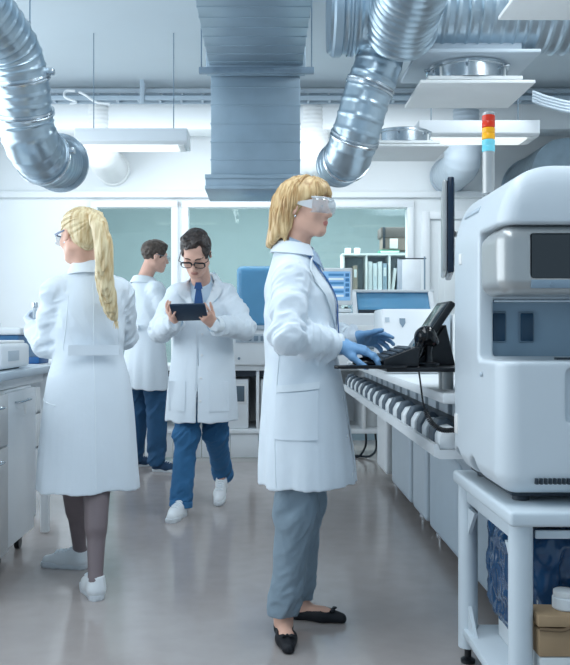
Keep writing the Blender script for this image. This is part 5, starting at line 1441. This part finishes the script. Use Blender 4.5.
    for i in range(6): Geo().box((.545, .675), (7.292, 7.297), (1.625-i*.036, 1.645-i*.036), .001).build('menu_row', mat('screen_row' if i % 2 else 'screen_row_dark', '#DCEAF4' if i % 2 else '#4C86B8', .2, emit='#DCEAF4' if i % 2 else '#4C86B8', estr=.3), sc)
    for i in range(5): Geo().box((.69, .722), (7.292, 7.297), (1.62-i*.043, 1.648-i*.043), .001).build('menu_button', mat('screen_btn', '#3E74A6', .2, emit='#3E74A6', estr=.3), sc)
    Geo().box((.53, .74), (7.28, 7.50), (1.312, 1.345), .01).box((.59, .66), (7.345, 7.40), (1.33, 1.60), .01).build('stand', white_plastic, m)
    n = thing('laboratory_analyser', 'wide white analyser with low blue sloping cover in front of the shelves', 'lab analyser', (.95, 7.85, .845))
    Geo().box((.43, 1.47), (7.22, 8.25), (.846, 1.305), .02, 3).build('housing', white_plastic, n)
    Geo().box((.60, 1.25), (7.205, 7.225), (1.00, 1.03), .004).build('drawer_gap', mid_grey, n)
    Geo().box((.50, 1.38), (7.20, 7.225), (1.04, 1.20), .008).build('front_panel', plate_m, n)
    h = Geo().prism([(7.30, 1.306), (7.46, 1.495), (8.2, 1.495), (8.2, 1.306)], .80, 1.44, 'x', .015).build('cover', mat('blue_acrylic', '#6FB0DA'), n)
    g = Geo().box((.76, 1.48), (7.42, 8.22), (1.49, 1.515), .008)
    for x in (.775, 1.445): g.prism([(7.27, 1.305), (7.43, 1.51), (7.47, 1.51), (7.31, 1.305)], x-.02, x+.02, 'x', .004)
    g.build('cover_frame', white_plastic, n)
    Geo().box((.80, 1.42), (7.25, 7.285), (1.305, 1.335), .004).build('dark_sill', dark_grey, n)
    # document stand
    s = thing('document_stand', 'upright clear document stand with white sheet in front of the shelves', 'document stand', (1.42, 8.0, 1.30))
    Geo().box((1.29, 1.335), (8.28, 8.29), (1.31, 1.86), .003).build('side_sheet', cool_plastic, s)
    Geo().box((1.335, 1.515), (8.27, 8.285), (1.36, 1.85), .003).build('paper', mat('paper_white', '#E9EFF3', .6), s)
    Geo().cyl((1.555, 8.28, .845), (1.555, 8.28, 1.88), .008, n=10).build('post', mid_grey, s)
    Geo().cyl((1.30, 8.28, 1.86), (1.57, 8.28, 1.86), .006, n=8).build('crossbar', dark_grey, s)
    Geo().box((1.52, 1.60), (8.22, 8.34), (.846, .862), .004).build('base', mid_grey, s)
    # pale box behind the woman's shoulder
    tag(Geo().box((.50, .66), (9.7, 9.9), (1.62, 1.80), .006).box((.49, .67), (9.69, 9.91), (1.80, 1.86), .006).build('storage_box', mat('light_blue_box', '#9FC3DE', .6)), 'light blue lidded storage box behind the glass above the touch monitor', 'box')
back_bench()

def far_room():
    k = thing('storage_cabinet', 'low white cabinet carrying the open shelf behind the glass partition', 'cabinet', (.9, 9.8, 0))
    Geo().box((-.6, 1.9), (9.55, 10.05), (0, 1.37), .01).build('carcass', white_plastic, k)
    for i in range(5): 
        d = Geo().box((-.58+i*.5, -.12+i*.5), (9.535, 9.55), (.10, 1.34), .004).build('door', plate_m, k); Geo().box((-.2+i*.5, -.18+i*.5), (9.52, 9.536), (.7, .85), .003).build('handle', chrome, d)
    tag(Geo().box((.40, .78), (9.62, 10.0), (1.371, 1.618), .01).build('paper_stack', plate_m), 'white document pile under the light blue box behind the glass', 'documents')
    s = thing('open_shelf', 'white open shelf unit full of binders behind the glass partition', 'shelf', (1.3, 9.75, 1.37))
    x0, x1, z0, z1 = .885, 1.665, 1.372, 2.03; y0, y1 = 9.58, 9.90
    w3 = (x1-x0)/3
    g = Geo().box((x0, x1), (y1-.015, y1), (z0, z1)); g.build('back_panel', cool_plastic, s)
    for x in (x0, x0+w3, x0+2*w3, x1): Geo().box((x-.011, x+.011), (y0, y1-.015), (z0, z1), .002).build('upright', plate_m, s)
    for z, nm in ((z0+.01, 'shelf_board'), (z0+.07, 'shelf_board'), (z0+.215, 'shelf_board'), (z1-.01, 'shelf_board')): Geo().box((x0-.015, x1+.015), (y0-.01, y1-.015), (z-.01, z+.01), .002).build(nm, plate_m, s)
    cols = ['#DCE6EC', '#C9D7E0', '#E6ECEF', '#9FB4C4', '#B7C6D0', '#7F97AB']
    def binder(x, w, h, lean, m, lab, grp='binders on the open shelf'):
        t = thing('binder', lab, 'binder', (x+w/2, 9.70, z0+.226), grp)
        R = rotm('Y', lean); pv = (x+w, 9.7, z0+.226)
        Geo().box((x, x+w), (9.61, 9.86), (z0+.226, z0+.226+h), .004, R=R, piv=pv).build('cover', m, t)
        Geo().box((x+w*.2, x+w*.8), (9.606, 9.611), (z0+.226+h*.55, z0+.226+h*.85), R=R, piv=pv).build('spine_label', plate_m if m is not plate_m else mid_grey, t)
    bm_ = [mat('binder_'+n, c, .5) for n, c in zip(('pale', 'mist', 'white', 'slate', 'grey', 'blue'), cols)]
    kraft = mat('kraft', '#A79A8C', .7, var=.05)
    binder(x0+.03, .075, .27, 0, kraft, 'kraft brown file at the left of the first shelf bay'); binder(x0+.112, .05, .30, 0, kraft, 'second, taller kraft brown file in the first shelf bay')
    for i, lab in enumerate(('white binder standing first in the middle shelf bay', 'pale binder second in the middle shelf bay', 'white binder third in the middle shelf bay', 'slate binder fourth in the middle shelf bay')):
        binder(x0+w3+.022+i*.055, .048, .345-.02*(i % 2), 0, bm_[(2, 0, 2, 3)[i]], lab)
    for i, (lab, lean, h) in enumerate((('short white binder leaning in the right shelf bay', 7, .27), ('blue grey binder leaning second in the right shelf bay', 7, .33), ('pale binder leaning third in the right shelf bay', 4, .34), ('grey binder upright at the right shelf end', 0, .36))):
        binder(x0+2*w3+.02+i*.060 if i < 3 else x1-.055, .035, h, lean, bm_[(2, 5, 0, 4)[i]], lab)
    for x, w, c, lab in ((.93, .07, '#8CA6BB', 'small blue grey carton at left of the narrow shelf row'), (1.02, .07, '#B9C9D4', 'small pale carton beside the blue grey one in the narrow shelf row'), (1.20, .13, '#C98F74', 'small orange carton in the middle of the narrow shelf row'), (1.43, .09, '#6F8FB0', 'small blue carton right in the narrow shelf row'), (1.54, .08, '#93A9BA', 'small grey carton at right end of the narrow shelf row')):
        tag(Geo().box((x, x+w), (9.62, 9.8), (z0+.081, z0+.081+.085), .004).build('small_carton', mat('carton_'+c[1:], c, .6)), lab, 'box', 'small cartons in the narrow shelf row')
    for x, lab in ((.945, 'white cup on the shelf top, farther from the cardboard box'), (1.055, 'white cup on the shelf top, closer to the cardboard box')):
        t = thing('paper_cup', lab, 'cup', (x, 9.72, z1), 'cups on top of the shelf')
        Geo().lathe((x, 9.72, z1+.001), [(.032, 0), (.036, .06)], 18).build('cup_body', plate_m, t); Geo().lathe((x, 9.72, z1+.06), [(.038, 0), (.038, .008), (.034, .012)], 18).build('lid', white_plastic, t)
    t = thing('green_folder', 'flat green folder under the cardboard box on the shelf top', 'folder', (1.43, 9.72, z1)); 
    Geo().box((1.30, 1.52), (9.60, 9.85), (z1+.001, z1+.045), .004).build('cover', mat('green_card', '#4E9A80', .6), t); Geo().box((1.305, 1.515), (9.598, 9.84), (z1+.012, z1+.032)).build('pages', plate_m, t)
    c = thing('cardboard_box', 'strapped brown cardboard box on top of the shelf behind the glass', 'box', (1.46, 9.75, z1+.046))
    Geo().box((1.33, 1.66), (9.62, 9.88), (z1+.046, z1+.19), .004).build('box_body', mat('cardboard_far', '#8A8078', .8, var=.06), c)
    Geo().box((1.31, 1.62), (9.60, 9.9), (z1+.19, z1+.30), .006).build('box_lid', mat('cardboard_lid', '#6E6A68', .8, var=.06), c)
    Geo().box((1.41, 1.50), (9.596, 9.621), (z1+.06, z1+.17), .002).build('label', plate_m, c)
    Geo().box((1.33, 1.36), (9.592, 9.601), (z1+.06, z1+.30), .002).build('strap', dark_grey, c)
far_room()

# ================================================================== LEFT BENCH
def left_bench():
    b = thing('lab_bench', 'white side bench with grey worktop edge at the left of the aisle', 'bench', (-1.6, 4.1, 0))
    Geo().box((-2.1, -1.20), (2.9, 4.86), (.915, .955), .008).build('worktop', cool_plastic, b)
    for y in (3.0, 4.80):
        Geo().box((-1.27, -1.225), (y, y+.045), (0.01, .915), .006).build('leg', white_plastic, b); Geo().box((-2.05, -2.0), (y, y+.045), (.01, .915), .006).build('leg', white_plastic, b)
    Geo().box((-2.03, -1.25), (4.81, 4.83), (.83, .915), .004).box((-1.262, -1.25), (3.0, 4.8), (.865, .915), .003).build('apron', white_plastic, b)
    warm = mat('pedestal_warm', '#DFDFDE', .45, var=.01)
    def pedestal(y0, y1, xf, lab, m, splits):
        t = thing('drawer_pedestal', lab, 'drawer cabinet', (xf-.25, (y0+y1)/2, 0), 'mobile pedestals under the left bench')
        Geo().box((xf-.55, xf-.018), (y0, y1), (.09, .862), .006).build('carcass', m, t)
        for z0, z1 in splits:
            d = Geo().box((xf-.018, xf), (y0+.006, y1-.006), (z0, z1), .004).build('drawer', m, t)
            g = Geo().tube(spline([(xf, y0+.13, z1-.055), (xf+.022, y0+.135, z1-.055), (xf+.024, (y0+y1)/2, z1-.055), (xf+.022, y1-.135, z1-.055), (xf, y1-.13, z1-.055)], 6), .005, 8); g.build('handle', chrome, d)
        for y in (y0+.06, y1-.06):
            for x in (xf-.07, xf-.48):
                c = Geo().cyl((x-.012, y, .033), (x+.012, y, .033), .033, n=20).build('caster', black_plastic, t); Geo().box((x-.02, x+.02), (y-.018, y+.018), (.055, .092), .004).build('caster_fork', dark_grey, c)
    pedestal(3.52, 4.03, -1.215, 'beige drawer pedestal on castors cut by the left frame edge', warm, ((.10, .60), (.61, .85)))
    pedestal(4.07, 4.55, -1.235, 'white tall-front pedestal on castors under the far end of the left bench', white_plastic, ((.10, .85),))
    Geo().box((-1.2345, -1.233), (4.36, 4.40), (.72, .77)).build('label_tag', plate_m, [o for o in bpy.data.objects if o.get('label', '').startswith('white tall-front')][0])
    d = thing('benchtop_centrifuge', 'low white benchtop device at the front edge of the left bench', 'lab device', (-1.5, 4.3, .956))
    Geo().box((-1.85, -1.245), (4.02, 4.50), (.962, 1.085), .02, 3).build('housing', white_plastic, d)
    Geo().box((-1.83, -1.265), (4.04, 4.48), (1.083, 1.10), .008).build('lid', plate_m, d)
    Geo().box((-1.248, -1.243), (4.12, 4.30), (1.0, 1.05), .001).build('display', cool_plastic, d)
    for x in (-1.8, -1.3):
        for y in (4.08, 4.44): Geo().cyl((x, y, .955), (x, y, .964), .015, n=12).build('foot', dark_grey, d)
    # further bench behind with instruments
    f = thing('side_bench', 'far side bench with blue topped instruments behind the ponytailed woman', 'bench', (-2.1, 5.9, 0))
    Geo().box((-2.5, -1.42), (5.25, 6.7), (.90, .94), .008).build('worktop', white_plastic, f)
    for x, y in ((-1.46, 5.3), (-1.46, 6.62), (-2.46, 5.3), (-2.46, 6.62)): Geo().box((x-.025, x+.025), (y-.025, y+.025), (0, .90), .004).build('leg', white_plastic, f)
    for z in (.2, .42, .64):
        d = Geo().box((-1.47, -1.44), (5.36, 5.95), (z, z+.2), .004).build('drawer', plate_m, f); Geo().tube([(-1.44, 5.52, z+.15), (-1.415, 5.52, z+.15), (-1.415, 5.78, z+.15), (-1.44, 5.78, z+.15)], .006, 8).build('handle', chrome, d)
    Geo().box((-2.0, -1.475), (5.35, 5.96), (.18, .88), .006).build('drawer_case', white_plastic, f)
    t = thing('tube_incubator', 'dark blue instrument with white lid on the far side bench at left', 'lab instrument', (-1.75, 5.6, .941))
    Geo().box((-2.1, -1.55), (5.35, 5.85), (.941, 1.125), .012).build('housing', mat('instrument_blue', '#3C6E98', .35, var=.05), t); Geo().box((-2.12, -1.53), (5.33, 5.87), (1.125, 1.17), .015, 3).build('lid', white_plastic, t)
    g = Geo()
    for i in range(5): g.box((-2.05+i*.09, -2.0+i*.09), (5.343, 5.352), (1.05, 1.09), .002)
    g.build('keys', plate_m, t)
    tag(Geo().box((-1.50, -1.43), (5.38, 5.62), (.941, .985), .006).build('blue_tray', mat('tray_blue', '#1F5A92', .4)), 'small deep blue tray at the edge of the far side bench', 'tray')
    g = thing('paper_towel_pack', 'white crumpled towel pack on top of the blue instrument', 'towel pack', (-1.9, 5.6, 1.171))
    S = Sdf(); S.u(rbox((-1.90, 5.6, 1.225), (.13, .12, .055), .03), 0); S.fold(lambda Pp: .008*ridge(Pp*18, 4), .015); S.inter(lambda Pp: 1.172-Pp[:, 2], .002)
    V, F = S.mesh((-2.1, 5.4, 1.15), (-1.7, 5.8, 1.32), .012); link_mesh('towel_stack', V, F, plate_m, g, True, 180)
left_bench()
